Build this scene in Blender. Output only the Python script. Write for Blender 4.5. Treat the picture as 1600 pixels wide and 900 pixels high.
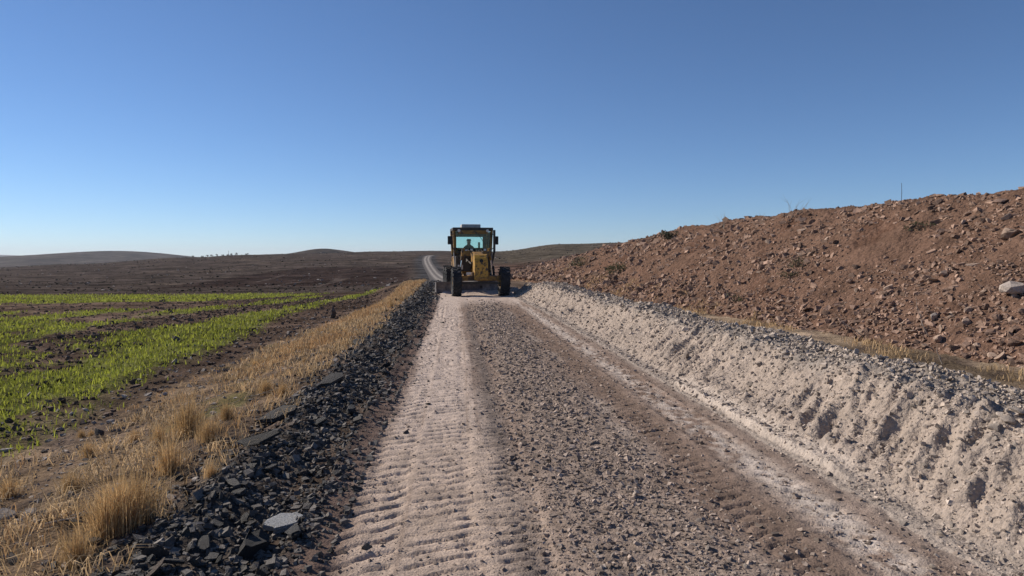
import bpy, bmesh, math, random
import numpy as np
from mathutils import Vector, Matrix, Euler

R = math.radians
for o in list(bpy.data.objects):
    bpy.data.objects.remove(o)
scn = bpy.context.scene
C = scn.collection

# ------------------------------------------------------------------ camera, sky, sun, exposure
CAM_H = 1.7
F = 1600 * 24 / 36.0            # focal length in photo pixels
YAW, PITCH = 4.72, 2.41         # degrees: camera turned right of the road, tipped down
cam_d = bpy.data.cameras.new('camera')
cam_d.lens, cam_d.sensor_width = 24, 36
cam_d.clip_start, cam_d.clip_end = 0.05, 20000
cam = bpy.data.objects.new('camera', cam_d)
cam.location = (0, 0, CAM_H)
cam.rotation_euler = (R(90 - PITCH), 0, R(-YAW))
C.objects.link(cam)
scn.camera = cam

SUN_AZ, SUN_EL = 60.0, 33.0     # degrees left of the road direction / above the horizon
world = bpy.data.worlds.new('World')
scn.world = world
world.use_nodes = True
wn, wl = world.node_tree.nodes, world.node_tree.links
bg = wn['Background']
sky = wn.new('ShaderNodeTexSky')
sky.sky_type = 'NISHITA'
sky.sun_disc = False
sky.sun_elevation = R(SUN_EL)
sky.sun_rotation = R(-SUN_AZ)
sky.altitude = 1500
sky.air_density = 0.9
sky.dust_density = 0.0
sky.ozone_density = 7.0
wl.new(sky.outputs[0], bg.inputs[0])
bg.inputs[1].default_value = 0.088

sun_d = bpy.data.lights.new('sun', 'SUN')
sun_d.energy = 4.8
sun_d.angle = R(0.53)
sun_d.color = (1.0, 0.90, 0.77)
sun = bpy.data.objects.new('sun', sun_d)
sdir = Vector((-math.sin(R(SUN_AZ)) * math.cos(R(SUN_EL)), math.cos(R(SUN_AZ)) * math.cos(R(SUN_EL)), math.sin(R(SUN_EL))))
sun.rotation_euler = sdir.to_track_quat('Z', 'Y').to_euler()
sun.location = sdir * 60
C.objects.link(sun)

scn.view_settings.view_transform = 'Standard'
scn.view_settings.look = 'None'
scn.view_settings.gamma = 1
scn.view_settings.exposure = 0.25
scn.view_settings.use_curve_mapping = False

# ------------------------------------------------------------------ helpers
rng = np.random.default_rng(7)
random.seed(7)

def tag(o, label=None, cat=None, group=None, kind=None):
    if label: o['label'] = label
    if cat: o['category'] = cat
    if group: o['group'] = group
    if kind: o['kind'] = kind
    return o

def pn(x, y, seed=0):
    """gradient noise, about -1..1"""
    x = np.asarray(x, float); y = np.asarray(y, float)
    ix = np.floor(x).astype(np.int64); iy = np.floor(y).astype(np.int64)
    fx = x - ix; fy = y - iy
    u = fx * fx * fx * (fx * (fx * 6 - 15) + 10); v = fy * fy * fy * (fy * (fy * 6 - 15) + 10)
    def g(jx, jy, dx, dy):
        h = (jx * 374761393 + jy * 668265263 + seed * 974634777) & 0xffffffff
        h = ((h ^ (h >> 13)) * 1274126177) & 0xffffffff
        h = (h ^ (h >> 16)) & 0xffff
        a = h * (2 * math.pi / 65536)
        return np.cos(a) * dx + np.sin(a) * dy
    a = g(ix, iy, fx, fy); b = g(ix + 1, iy, fx - 1, fy)
    c = g(ix, iy + 1, fx, fy - 1); d = g(ix + 1, iy + 1, fx - 1, fy - 1)
    return 1.5 * ((a * (1 - u) + b * u) * (1 - v) + (c * (1 - u) + d * u) * v)

def fbm(x, y, octv=4, seed=0, gain=.5):
    s = 0; a = 1; t = 0
    for k in range(octv):
        s = s + a * pn(x * 2 ** k, y * 2 ** k, seed + k * 17); t += a; a *= gain
    return s / t

def sst(a, b, x):
    t = np.clip((np.asarray(x, float) - a) / (b - a), 0, 1)
    return t * t * (3 - 2 * t)

def mix(a, b, t):
    return a + (b - a) * t

def colmix(A, B, t):
    return A + (np.asarray(B) - A) * np.asarray(t)[..., None]

def np_mesh(name, V, polys, smooth=True, col=None):
    me = bpy.data.meshes.new(name)
    V = np.asarray(V, np.float32)
    me.vertices.add(len(V)); me.vertices.foreach_set('co', V.ravel())
    idx = np.concatenate([p.ravel() for p in polys]).astype(np.int32)
    tot = np.concatenate([np.full(len(p), p.shape[1], np.int32) for p in polys])
    start = np.concatenate([[0], np.cumsum(tot)[:-1]]).astype(np.int32)
    me.loops.add(len(idx)); me.loops.foreach_set('vertex_index', idx)
    me.polygons.add(len(tot)); me.polygons.foreach_set('loop_start', start); me.polygons.foreach_set('loop_total', tot)
    me.polygons.foreach_set('use_smooth', np.full(len(tot), bool(smooth)))
    me.update(calc_edges=True)
    if col is not None:
        a = me.color_attributes.new('Col', 'FLOAT_COLOR', 'POINT')
        c4 = np.ones((len(V), 4), np.float32); c4[:, :3] = col.reshape(-1, 3)
        a.data.foreach_set('color', c4.ravel())
    return me

def link(name, me, mat, parent=None):
    o = bpy.data.objects.new(name, me)
    if mat is not None and len(me.materials) == 0: me.materials.append(mat)
    C.objects.link(o)
    if parent is not None: o.parent = parent
    return o

def grid(name, X, Y, Z, col, mat):
    r, c = X.shape
    i = np.arange(r * c).reshape(r, c)
    q = np.stack([i[:-1, :-1], i[:-1, 1:], i[1:, 1:], i[1:, :-1]], -1).reshape(-1, 4)
    return link(name, np_mesh(name, np.stack([X, Y, Z], -1).reshape(-1, 3), [q], True, col), mat)

# ------------------------------------------------------------------ materials
def material(name, col=(.5, .5, .5), attr=False, island=0.0, objrand=0.0, var=.35, s1=3.0, s2=40.0, rough=.9, bump=.4,
             bdist=.01, bscale=60, vor=0.0, vscale=30, spec=.25, metal=0.0, world_co=True, patch=None, pscale=6, pthr=.55, trans=0.0, broad=()):
    m = bpy.data.materials.new(name); m.use_nodes = True
    n, l = m.node_tree.nodes, m.node_tree.links
    p = n['Principled BSDF']
    p.inputs['Roughness'].default_value = rough; p.inputs['Specular IOR Level'].default_value = spec; p.inputs['Metallic'].default_value = metal
    if world_co: co = n.new('ShaderNodeNewGeometry').outputs['Position']
    else: co = n.new('ShaderNodeTexCoord').outputs['Object']
    def noise(s, d=4):
        t = n.new('ShaderNodeTexNoise'); t.inputs['Scale'].default_value = s; t.inputs['Detail'].default_value = d
        t.inputs['Roughness'].default_value = .6
        l.new(co, t.inputs['Vector']); return t.outputs['Fac']
    def mrange(src, a, b, c, d):
        r = n.new('ShaderNodeMapRange'); l.new(src, r.inputs[0])
        for k, v in zip((1, 2, 3, 4), (a, b, c, d)): r.inputs[k].default_value = v
        return r.outputs[0]
    def mul(c, f):
        x = n.new('ShaderNodeVectorMath'); x.operation = 'SCALE'; l.new(c, x.inputs[0]); l.new(f, x.inputs['Scale']); return x.outputs[0]
    if attr:
        a = n.new('ShaderNodeAttribute'); a.attribute_name = 'Col'; c = a.outputs['Color']
    else:
        r = n.new('ShaderNodeRGB'); r.outputs[0].default_value = (*col, 1); c = r.outputs[0]
    if patch is not None:
        mx = n.new('ShaderNodeMix'); mx.data_type = 'RGBA'
        l.new(mrange(noise(pscale, 6), pthr - .04, pthr + .04, 0, 1), mx.inputs['Factor']); l.new(c, mx.inputs['A']); mx.inputs['B'].default_value = (*patch, 1)
        c = mx.outputs['Result']
    if broad:
        for sc_ in broad: c = mul(c, mrange(noise(sc_, 6), .34, .66, .5, 1.5))
    c = mul(c, mrange(noise(s1), .3, .7, 1 - var, 1 + var))
    c = mul(c, mrange(noise(s2), .3, .7, 1 - var, 1 + var))
    if island:
        g = n.new('ShaderNodeNewGeometry'); c = mul(c, mrange(g.outputs['Random Per Island'], 0, 1, 1 - island, 1 + island))
    if objrand:
        g = n.new('ShaderNodeObjectInfo'); c = mul(c, mrange(g.outputs['Random'], 0, 1, 1 - objrand, 1 + objrand))
    l.new(c, p.inputs['Base Color'])
    if bump:
        h = noise(bscale, 5)
        if vor:
            v = n.new('ShaderNodeTexVoronoi'); v.inputs['Scale'].default_value = vscale; l.new(co, v.inputs['Vector'])
            ad = n.new('ShaderNodeMath'); ad.operation = 'MULTIPLY_ADD'; l.new(v.outputs['Distance'], ad.inputs[0]); ad.inputs[1].default_value = -vor; l.new(h, ad.inputs[2]); h = ad.outputs[0]
        b = n.new('ShaderNodeBump'); b.inputs['Strength'].default_value = bump; b.inputs['Distance'].default_value = bdist
        l.new(h, b.inputs['Height']); l.new(b.outputs[0], p.inputs['Normal'])
    if trans:
        t = n.new('ShaderNodeBsdfTranslucent'); l.new(c, t.inputs['Color'])
        ms = n.new('ShaderNodeMixShader'); ms.inputs[0].default_value = trans
        l.new(p.outputs[0], ms.inputs[1]); l.new(t.outputs[0], ms.inputs[2]); l.new(ms.outputs[0], n['Material Output'].inputs['Surface'])
    return m

M = {}
M['ground'] = material('ground_soil', attr=True, broad=(.07, .33), var=.38, s1=1.3, s2=16, bump=.9, bdist=.05, bscale=14, spec=0.0)
M['road'] = material('road_dirt', attr=True, var=.22, s1=4, s2=60, bump=.7, bdist=.012, bscale=90, vor=.5, vscale=55, spec=0.0)
M['rubble'] = material('rubble_fines', attr=True, var=.4, s1=6, s2=40, bump=1.0, bdist=.02, bscale=50, vor=.6, vscale=30, spec=0.0)
M['berm'] = material('crushed_limestone', attr=True, var=.16, s1=5, s2=45, bump=.8, bdist=.03, bscale=38, vor=.5, vscale=26, spec=0.0)
M['bank'] = material('red_earth', attr=True, var=.28, s1=1.6, s2=22, bump=1.0, bdist=.09, bscale=12, vor=.6, vscale=7, spec=0.0)
M['hill'] = material('far_hill_soil', attr=True, broad=(.012, .05), var=.2, s1=.02, s2=.15, bump=0, spec=0.0)
M['asphalt'] = material('broken_asphalt', (.060, .056, .053), objrand=.5, var=.3, s1=5, s2=70, rough=.72, bump=1.0, bdist=.012, bscale=70, vor=.6, vscale=60, spec=.35, world_co=False)
M['asphalt_bits'] = material('asphalt_crumbs', (.092, .082, .074), island=.8, var=.3, s1=6, s2=60, rough=.75, bump=.6, bdist=.01, bscale=80, spec=.3)
M['asphalt_grey'] = material('greyed_asphalt', (.11, .105, .10), objrand=.35, var=.3, s1=5, s2=70, rough=.75, bump=1.0, bdist=.012, bscale=70, vor=.6, vscale=60, spec=.3, world_co=False)
M['asphalt_dust'] = material('dusty_asphalt', (.14, .112, .094), objrand=.3, var=.35, s1=5, s2=50, rough=.85, bump=1.0, bdist=.012, bscale=60, vor=.5, vscale=50, spec=.2, world_co=False)
M['pale_slab'] = material('pale_grey_asphalt', (.60, .60, .60), var=.5, s1=14, s2=110, rough=.4, bump=1.0, bdist=.03, bscale=70, vor=.8, vscale=70, spec=.5, world_co=False)  # near-white base colour, smoother than the other asphalt
M['red_rock'] = material('reddish_limestone', (.255, .172, .130), objrand=.35, var=.2, s1=3, s2=25, bump=.7, bdist=.02, bscale=25, spec=.12, world_co=False)
M['red_rock_bits'] = material('reddish_stones', (.255, .172, .130), island=.5, var=.2, s1=3, s2=25, bump=.5, bdist=.02, bscale=25, spec=.1)
M['brown_rock'] = material('brown_limestone', (.20, .135, .105), objrand=.3, var=.2, s1=3, s2=25, bump=.7, bdist=.02, bscale=25, spec=.12, world_co=False)
M['tan_rock'] = material('tan_limestone', (.36, .265, .205), objrand=.2, var=.2, s1=3, s2=25, bump=.7, bdist=.02, bscale=25, spec=.12, world_co=False)
M['grey_rock'] = material('dark_grey_stone', (.27, .235, .205), objrand=.3, var=.2, s1=6, s2=40, bump=.6, bdist=.01, bscale=45, spec=.15, world_co=False)
M['beige_rock'] = material('beige_stone', (.40, .335, .285), objrand=.2, var=.18, s1=6, s2=40, bump=.6, bdist=.01, bscale=45, spec=.12, world_co=False)
M['face_bits'] = material('beige_crumbs', (.345, .288, .245), island=.45, var=.15, s1=6, s2=40, bump=.4, bdist=.01, bscale=45, spec=.1)
M['road_brown'] = material('brown_road_stone', (.20, .155, .13), objrand=.3, var=.2, s1=8, s2=50, bump=.5, bdist=.008, bscale=60, spec=.15, world_co=False)
M['pale_rock'] = material('pale_limestone', (.43, .365, .315), objrand=.2, var=.18, s1=3, s2=25, bump=.7, bdist=.02, bscale=22, spec=.15, world_co=False)
M['berm_rock'] = material('grey_limestone', (.42, .355, .30), objrand=.3, var=.18, s1=6, s2=40, bump=.6, bdist=.01, bscale=45, spec=.15, world_co=False)
M['berm_bits'] = material('grey_crushed_stones', (.36, .30, .25), island=.45, var=.15, s1=6, s2=40, bump=.4, bdist=.01, bscale=45, spec=.12)
M['road_rock'] = material('road_stone', (.30, .255, .225), objrand=.35, var=.2, s1=8, s2=50, bump=.5, bdist=.008, bscale=60, spec=.15, world_co=False)
M['road_bits'] = material('road_gravel', (.27, .215, .178), island=.5, var=.2, s1=8, s2=50, bump=.4, bdist=.008, bscale=60, spec=.12)
M['field_rock'] = material('field_stone', (.30, .265, .24), objrand=.35, var=.2, s1=5, s2=35, bump=.6, bdist=.015, bscale=35, spec=.15, world_co=False)
M['dark_rock'] = material('dark_field_stone', (.10, .085, .078), objrand=.3, var=.25, s1=5, s2=35, bump=.8, bdist=.02, bscale=30, spec=.2, world_co=False)
M['clods'] = material('soil_clods', (.115, .082, .064), island=.45, var=.25, s1=4, s2=30, bump=.5, bdist=.02, bscale=30, spec=.08)
M['straw'] = material('dry_grass', (.50, .355, .20), island=.4, var=.2, s1=2, s2=9, rough=.7, bump=0, spec=.2, trans=.35)
M['rust'] = material('rusty_dry_grass', (.42, .26, .13), island=.4, var=.2, s1=2, s2=9, rough=.7, bump=0, spec=.15, trans=.35)
M['tuft'] = material('tuft_grass', (.50, .34, .17), island=.4, objrand=.2, var=.15, s1=2, s2=9, rough=.7, bump=0, spec=.2, world_co=False, trans=.35)
M['sprout'] = material('green_sprouts', (.285, .305, .048), island=.5, var=.2, s1=.6, s2=4, rough=.6, bump=0, spec=.25, trans=.4)
M['bush'] = material('bush_leaves', (.085, .088, .045), island=.4, objrand=.2, var=.2, s1=3, s2=9, rough=.7, bump=0, spec=.15, trans=.25)
M['tree'] = material('far_tree_leaves', (.035, .042, .025), island=.3, var=.2, s1=3, s2=9, rough=.8, bump=0, spec=.1)
M['scrub'] = material('hill_scrub_leaves', (.038, .034, .024), island=.5, var=.2, s1=1, s2=5, rough=.9, bump=0, spec=0.0)
M['twig'] = material('dead_wood', (.34, .29, .24), objrand=.2, var=.2, s1=6, s2=40, bump=.4, bdist=.004, bscale=60, spec=.15, world_co=False)
M['dark_twig'] = material('dark_twigs', (.07, .055, .045), var=.2, s1=6, s2=40, bump=0, spec=.1, world_co=False)

# ------------------------------------------------------------------ the lie of the land
_cy = np.linspace(-50, 9000, 9051)
_cx = np.interp(_cy, [-50, 34, 60, 120, 180, 237, 285, 330, 390, 450, 480, 520, 600, 9000], [0, 0, -.5, -2.9, -5.4, -8.1, -11.2, -14.4, -17.6, -19.2, -18, -14, 0, 0])
_k = np.ones(21) / 21
_cx = np.convolve(np.pad(_cx, 10, 'edge'), _k, 'valid')
def cen(Y): return np.interp(Y, _cy, _cx)
_rz = np.interp(_cy, [-50, 42, 60, 85, 120, 180, 240, 285, 330, 390, 450, 490, 560, 9000], [0, 0, -.28, -.9, -2.0, -3.2, -3.6, -2.5, -.5, 1.7, 3.7, 4.6, 3, 3])
_rz = np.convolve(np.pad(_rz, 10, 'edge'), _k, 'valid')
def road_z(Y): return np.interp(Y, _cy, _rz)

def zpx(py, Y): return CAM_H - (py - 405) / F * Y
_TX = (np.array([-900, 0, 150, 310, 400, 510, 600, 675, 775, 880, 980, 1100, 1600, 2600]) - 712) / F
_TY = np.array([-60, 8, 20, 44, 60, 100, 150, 220, 300, 450, 800, 1500, 9000.])
def _row(f): return [f(k) for k in range(14)]
def _lr(zl, zr): return [zl] * 8 + [zr] * 6
_T = [_lr(-.55, 0), _lr(-.58, 0), _lr(-.72, 0), _lr(-1.25, 0), _lr(-1.8, -.05)]
for Y, px in ((100, [459, 459, 459, 459, 458, 458, 456, 452, 431, 430, 430, 430, 430, 430]),
              (150, [452, 450, 450, 449, 448, 447, 446, 444, 424, 421, 420, 420, 420, 420]),
              (220, [445, 440, 439, 438, 437, 436, 434, 431, 416, 411, 409, 408, 408, 408]),
              (300, [436, 432, 430, 425, 422, 419, 418, 417, 407, 398, 395, 394, 394, 394]),
              (450, [425, 421, 416, 408, 404, 402, 401, 400, 396, 384, 381, 379, 378, 378]),
              (800, [425, 419, 412, 402.5, 398.5, 396, 393.5, 392.5, 394, 383, 381, 379, 378, 378])):
    _T.append([zpx(p, Y) for p in px])
_T.append([z - 6 for z in _T[-1]]); _T.append([-22.0] * 14)
_T = np.array(_T)

def table(a, Y):
    ly = np.log(np.maximum(Y, -59) + 70); LT = np.log(_TY + 70)
    i = np.clip(np.searchsorted(_TX, a) - 1, 0, 12); tx = np.clip((a - _TX[i]) / (_TX[i + 1] - _TX[i]), 0, 1); tx = tx * tx * (3 - 2 * tx)
    j = np.clip(np.searchsorted(LT, ly) - 1, 0, len(_TY) - 2); ty = np.clip((ly - LT[j]) / (LT[j + 1] - LT[j]), 0, 1)
    # Catmull-Rom along the distance, smooth blend across
    def row(jj): jj = np.clip(jj, 0, len(_TY) - 1); return _T[jj, i] * (1 - tx) + _T[jj, i + 1] * tx
    p0, p1, p2, p3 = row(j - 1), row(j), row(j + 1), row(j + 2)
    m1 = (p2 - p0) * .4; m2 = (p3 - p1) * .4
    t2 = ty * ty; t3 = t2 * ty
    return (2 * t3 - 3 * t2 + 1) * p1 + (t3 - 2 * t2 + ty) * m1 + (-2 * t3 + 3 * t2) * p2 + (t3 - t2) * m2

def ground_base(X, Y):
    a = X / np.maximum(Y, 9)
    u = X - cen(Y)
    far = sst(40, 110, Y)
    zt = table(a, Y)
    wl = sst(-5.3 - 7 * far, -1.7 - 1.5 * far, u)
    wr = 1 - sst(5 + 0 * u, 9 + 14 * far, u) * sst(40, 80, Y)
    w = wl * wr * (1 - sst(470, 520, Y))
    return mix(zt, road_z(Y), w), u

def green_mask(u, Y, X):
    n1 = fbm(u * .35, Y * .06, 4, 31); n2 = fbm(X * .9, Y * .9, 3, 33)
    edge = -5.2 - .075 * np.clip(Y - 8, 0, 40) + n1 * 1.6
    g = sst(.2, -1.6, u - edge)
    bare = np.exp(-((u + 11.6 + .6 * np.sin(Y * .09)) / 1.25) ** 2) * sst(22, 30, Y) * 1.2
    bare += np.exp(-((X + 24) / 7) ** 2 - ((Y - 47) / 6) ** 2) * 1.6
    bare += np.exp(-((X + 17) / 2.2) ** 2) * .75 * sst(26, 34, Y)
    bare += np.exp(-((X + 45) / 8) ** 2 - ((Y - 75) / 5) ** 2) * 1.0
    v = .74 + n1 * 1.1 + n2 * .6 + .8 * fbm(X * .3, Y * .14, 4, 35) - bare
    return g * sst(.25, .75, v) * (1 - sst(98, 108, Y + 6 * n1))

def ground_fn(X, Y):
    z, u = ground_base(X, Y)
    near = 1 - sst(25, 90, Y)
    rough = sst(-1.2, -2.2, u) + sst(5, 6, u)
    z = z + near * rough * (.07 * fbm(X * .9, Y * .9, 4, 3) + .05 * fbm(X * 3.5, Y * 3.5, 2, 5))
    z = z + sst(60, 200, Y) * .5 * fbm(X * .03, Y * .03, 4, 8) * sst(4, 14, np.abs(u - 1))
    z = z + near * sst(-5.2, -5.8, u) * .045 * (fbm(u * 2.2, Y * .5, 3, 11) + .8 * fbm(X * 3.3, Y * 3.3, 2, 12))
    return z, u

def foot(Y): return np.interp(Y, [-5, 15, 23, 29, 33, 36], [3.05, 3.05, 3.0, 2.78, 2.55, 2.5])
def berm_fn(u, Y):
    uf = foot(Y) + .05 * pn(Y * 1.4, Y * 0 + .3, 41) + .03 * pn(Y * 5, Y * 0 + .3, 42)
    uc = uf + .92 + .06 * pn(Y * .5, Y * 0 + 4.2, 43)
    hz = .63 + .09 * pn(Y * .27, Y * 0 + 1.7, 44) + .07 * pn(Y * .8, Y * 0 + 2.7, 45)
    hz = hz * (1 - sst(31.5, 35, Y))
    K = [(-.35, 0), (0, .02), (.14, .12), (.55, .55), (.84, .93), (1.0, 1.0), (1.45, 1.0), (1.85, .9), (2.2, .58), (2.75, 0), (2.9, 0)]
    s = (u - uf) / (uc - uf)
    z = np.interp(s, [k[0] for k in K], [k[1] for k in K]) * hz
    face = sst(.02, .2, s) * (1 - sst(.85, 1.05, s)); top = sst(.85, 1.05, s) * (1 - sst(2.3, 2.7, s))
    body = sst(-.1, .1, s) * (1 - sst(2.5, 2.8, s)) * (hz / .66)
    ys_ = Y - s * .45; fl = (.5 - 1.6 * np.abs(pn(ys_ * 1.5, s * .6, 46))) + .8 * (.4 - 1.5 * np.abs(pn(ys_ * 4.2, s * 1.2, 47)))
    fl = fl * (.35 + .85 * sst(-.35, .4, pn(Y * .45, s * .5 + 7, 54)))
    fade = 1 - .5 * sst(8, 25, Y)
    z = z + body * (face * (.095 * fl + .05 * (.35 - np.abs(pn(ys_ * 6.5, s * 2.2, 48))) + .035 * fbm(ys_ * 12, s * 6, 3, 52)) + top * (.07 * fbm(u * 2.2, Y * 2.2, 4, 49) + .03 * fbm(u * 9, Y * 9, 2, 53)) + .032 * (.3 - np.abs(pn(u * 17, Y * 17, 50))) * fade)
    step = sst(4.6, 5.2, Y) * (1 - sst(8.6, 9.4, Y))
    z = z + step * .06 * sst(-.16, -.10, s) * (1 - sst(.1, .3, s))
    return z, s

BFY, BFU = [-5, 9, 14, 26, 45, 70, 110], [9.0, 8.9, 8.5, 7.4, 6.8, 6.9, 8.0]
BHY, BHZ = [-5, 34, 42, 52, 62, 75, 88, 92], [3.45, 3.45, 3.0, 2.2, 1.55, .7, .05, 0]
def bank_fn(u, Y):
    uf = np.interp(Y, BFY, BFU) + .35 * pn(Y * .22, Y * 0, 61) + .12 * pn(Y * .9, Y * 0, 62)
    hz = np.interp(Y, BHY, BHZ) + .07 * pn(Y * .13, Y * 0 + 3, 63) * (1 - sst(66, 86, Y))
    run = hz / .68 + .3
    s = (u - uf) / np.maximum(run, .3)
    z = np.interp(s, [-.2, 0, .06, .9, 1.0, 1.12, 1.6, 3], [-.02, .0, .05, .93, 1.0, 1.0, .9, .75]) * hz
    on = sst(-.02, .1, s) * sst(0, 1, hz)
    z = z + on * (.10 * fbm(u * .6, Y * .4, 4, 64) + .09 * fbm(u * 2.2, Y * 2.2, 3, 65) + .09 * pn(Y * .8 + u * .15, u * .12, 66))
    return z, s

# ------------------------------------------------------------------ ground sheet
ys = [-14.]
while ys[-1] < 7000:
    y = ys[-1]; ys.append(y + (.16 if y < 7 else min(.019 * y + .02, 400)))
ys = np.array(ys)
bs = np.concatenate([np.linspace(-2.2, -1.0, 30)[:-1], np.linspace(-1.0, -.02, 235)[:-1], np.linspace(-.02, .7, 120)[:-1], np.linspace(.7, 2.2, 40)])
Yg, Bg = np.meshgrid(ys, bs, indexing='ij')
Xg = Bg * (np.maximum(Yg, 0) * .78 + 9)
Zg, Ug = ground_fn(Xg, Yg)
ground_true = Zg.copy()
Zg = Zg - .10 * sst(-1.0, -.6, Ug) * (1 - sst(2.6, 3.0, Ug)) * (1 - sst(470, 500, Yg))
def ground_color(X, Y, u):
    n = fbm(X * .5, Y * .5, 4, 21); n2 = fbm(X * 2.5, Y * 2.5, 3, 22); nf = fbm(X * .02, Y * .035, 4, 23)
    c = np.zeros(X.shape + (3,)) + np.array([.13, .098, .078])                       # bare soil
    soil = np.array([.096, .068, .053]); straw = np.array([.27, .19, .12]); green = np.array([.125, .14, .036])
    left = sst(-4.9, -5.6, u + n * .5)
    verge = sst(-1.5, -2.3, u + n2 * .3) * (1 - left)
    c = colmix(c, straw, verge * sst(-.25, .35, n2 + n * .6) * mix(.6, .9, sst(8, 18, Y)))
    c = colmix(c, np.array([.13, .14, .045]), verge * sst(.25, .5, fbm(X * .8, Y * .5, 3, 27)) * .5)
    c = colmix(c, soil * (1 + .35 * n2[..., None]), left)
    c = colmix(c, green, green_mask(u, Y, X) * .75)
    # strip of trodden earth and dry grass between windrow and bank
    right = sst(4.6, 5.4, u)
    c = colmix(c, np.array([.17, .128, .100]) * (1 + .2 * n2[..., None]), right)
    c = colmix(c, np.array([.25, .19, .13]), right * sst(6.3, 7.4, u + n) * .8 * sst(-.3, .3, n2 + n + .15) * (1 - sst(60, 80, Y)))
    # hillsides beyond
    hl = sst(98, 112, Y + 8 * nf)
    hill = np.array([.060, .047, .041]) * (1 + .22 * nf[..., None] + .22 * 1.6 * fbm(X * .15, Y * .06, 5, 24, .65)[..., None])
    c = colmix(c, hill, hl)
    px = 712 + X / np.maximum(Y, 9) * F
    st = sst(.12, .4, fbm(X * .012, Y * .06, 4, 29))
    c = colmix(c, np.array([.12, .092, .07]), hl * st * .45)
    spk = sst(.3, .5, fbm(X * .35, Y * .12, 3, 30)); c = colmix(c, np.array([.06, .055, .042]), hl * spk * .5)
    # ploughed strip below the hill
    top = np.interp(px, [250, 330, 480, 640, 660], [150, 215, 315, 310, 300]); bot = np.interp(px, [250, 400, 640, 660], [150, 150, 152, 200])
    pl = sst(0, 8, Y - bot + 6 * nf) * sst(0, 10, top - Y + 10 * nf) * sst(240, 280, px) * (1 - sst(632, 648, px))
    lines = sst(.25, .6, pn(X * .28 + Y * .02, Y * .012, 26))
    c = colmix(c, np.array([.036, .025, .022]), pl); c = colmix(c, np.array([.12, .095, .082]), pl * lines * .55 * sst(315, 200, Y))
    # right-hand slope is redder with dark terraces
    rt = sst(740, 800, px) * sst(55, 75, Y)
    tr = sst(.1, .35, pn(X * .02 + 3, Y * .075, 28))
    c = colmix(c, np.array([.135, .085, .065]), rt * (1 - sst(210, 290, Y))); c = colmix(c, np.array([.045, .030, .026]), rt * tr * .9 * (1 - sst(200, 300, Y)))
    c = colmix(c, np.array([.082, .068, .052]), rt * sst(210, 300, Y))
    # broken asphalt shoulders of the old road further on
    sh = sst(40, 60, Y) * sst(-7 - 0 * u, -3.2, u) * (1 - sst(5.2, 7.5, u)) * (1 - sst(480, 510, Y))
    c = colmix(c, np.array([.055, .053, .055]), sh * sst(60, 110, Y))
    return np.clip(c, .005, 1)
gcol = ground_color(Xg, Yg, Ug)
tag(grid('ground', Xg, Yg, Zg, gcol, M['ground']), kind='structure')

# ------------------------------------------------------------------ road
def lugs(u, Y, u0, hw, pitch, slope, seed, both=True):
    d = u - u0 - .02 * pn(Y * .3, Y * 0 + seed, seed)
    dd = np.abs(d) if both else d
    ph = Y / pitch + dd * slope + (0.5 * (d > 0) if both else 0) + .22 * pn(u * 6, Y * 1.7, seed + 1) + .5 * pn(Y * .35, Y * 0 + seed, seed + 3)
    fr_ = 1 - (ph - np.floor(ph))
    tooth = sst(.0, .06, fr_) * (1 - sst(.14, .34, fr_)) * (.6 + .4 * sst(-.4, .3, pn(u * 7, Y * 5, seed + 2)))
    return tooth * sst(hw, hw * .7, np.abs(d)), sst(hw * 1.1, hw * .7, np.abs(d))

def road_detail(u, Y):
    near = 1 - sst(16, 34, Y)
    z = .010 * fbm(u * 3, Y * 1.2, 3, 71) + .011 * fbm(u * 11, Y * 11, 3, 72) * near
    tr = 0
    for (u0, hw, pitch, slope, seed, amp, y0, y1, both) in ((-.54, .22, .19, -3.4, 81, .038, -5, 30, False), (-.08, .24, .15, -2.4, 83, .032, -5, 30, False), (.16, .14, .11, -1.5, 82, .018, -5, 26, False),
                                                            (.42, .17, .13, 1.6, 85, .042, -5, 26, True), (-.78, .10, .17, .4, 87, .045, 6.2, 26, False),
                                                            (2.40, .22, .17, 2.2, 89, .042, -5, 30, False), (1.82, .28, .16, -2.4, 91, .024, -5, 22, True)):
        t, inside = lugs(u, Y, u0, hw, pitch, slope, seed, both)
        m = (.42 + .58 * sst(-.3, .3, fbm(u * 2.8, Y * 1.6, 3, seed + 5))) * sst(y0, y0 + 1, Y) * (1 - sst(y1 - 6, y1, Y))
        z = z - amp * t * m - .004 * inside * m
        tr = np.maximum(tr, inside * m)
    # wheel-edge ridges
    for u0, a in ((-.43, .006), (.57, .012), (-.70, .012), (2.17, .010), (2.63, .010)):
        z = z + a * np.exp(-((u - u0 - .035 * pn(Y * .3, Y * 0 + u0, 95) - .015 * pn(Y * 3, Y * 0 + u0, 97)) / .024) ** 2) * .75 * sst(-.1, .5, pn(Y * .5, Y * 0 + u0, 96))
    gn = .22 * fbm(u * 1.1, Y * .5, 3, 77); grav = sst(.42, .72, u + gn) * (1 - sst(1.35, 1.85, u + gn))
    z = z + grav * (.022 + .018 * fbm(u * 9, Y * 9, 3, 73) * near) + .012 * sst(1.9, 2.1, u) * fbm(u * 8, Y * 8, 3, 74) * near
    # loose edge rising into the rubble, heap pushed along in front of the blade
    z = z + .05 * sst(-.62, -1.0, u) * (1 + .6 * fbm(u * 5, Y * 5, 3, 75))
    z = z + .15 * np.exp(-((Y - 33.4 - .28 * (u - 1)) / .55) ** 2) * sst(-.9, -.4, u) * (1 + .5 * fbm(u * 3, Y * 3, 3, 76))
    z = z + .22 * np.exp(-((Y - 33.0) / 1.4) ** 2 - ((u - 2.9) / .5) ** 2)
    return z, tr, grav

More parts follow.
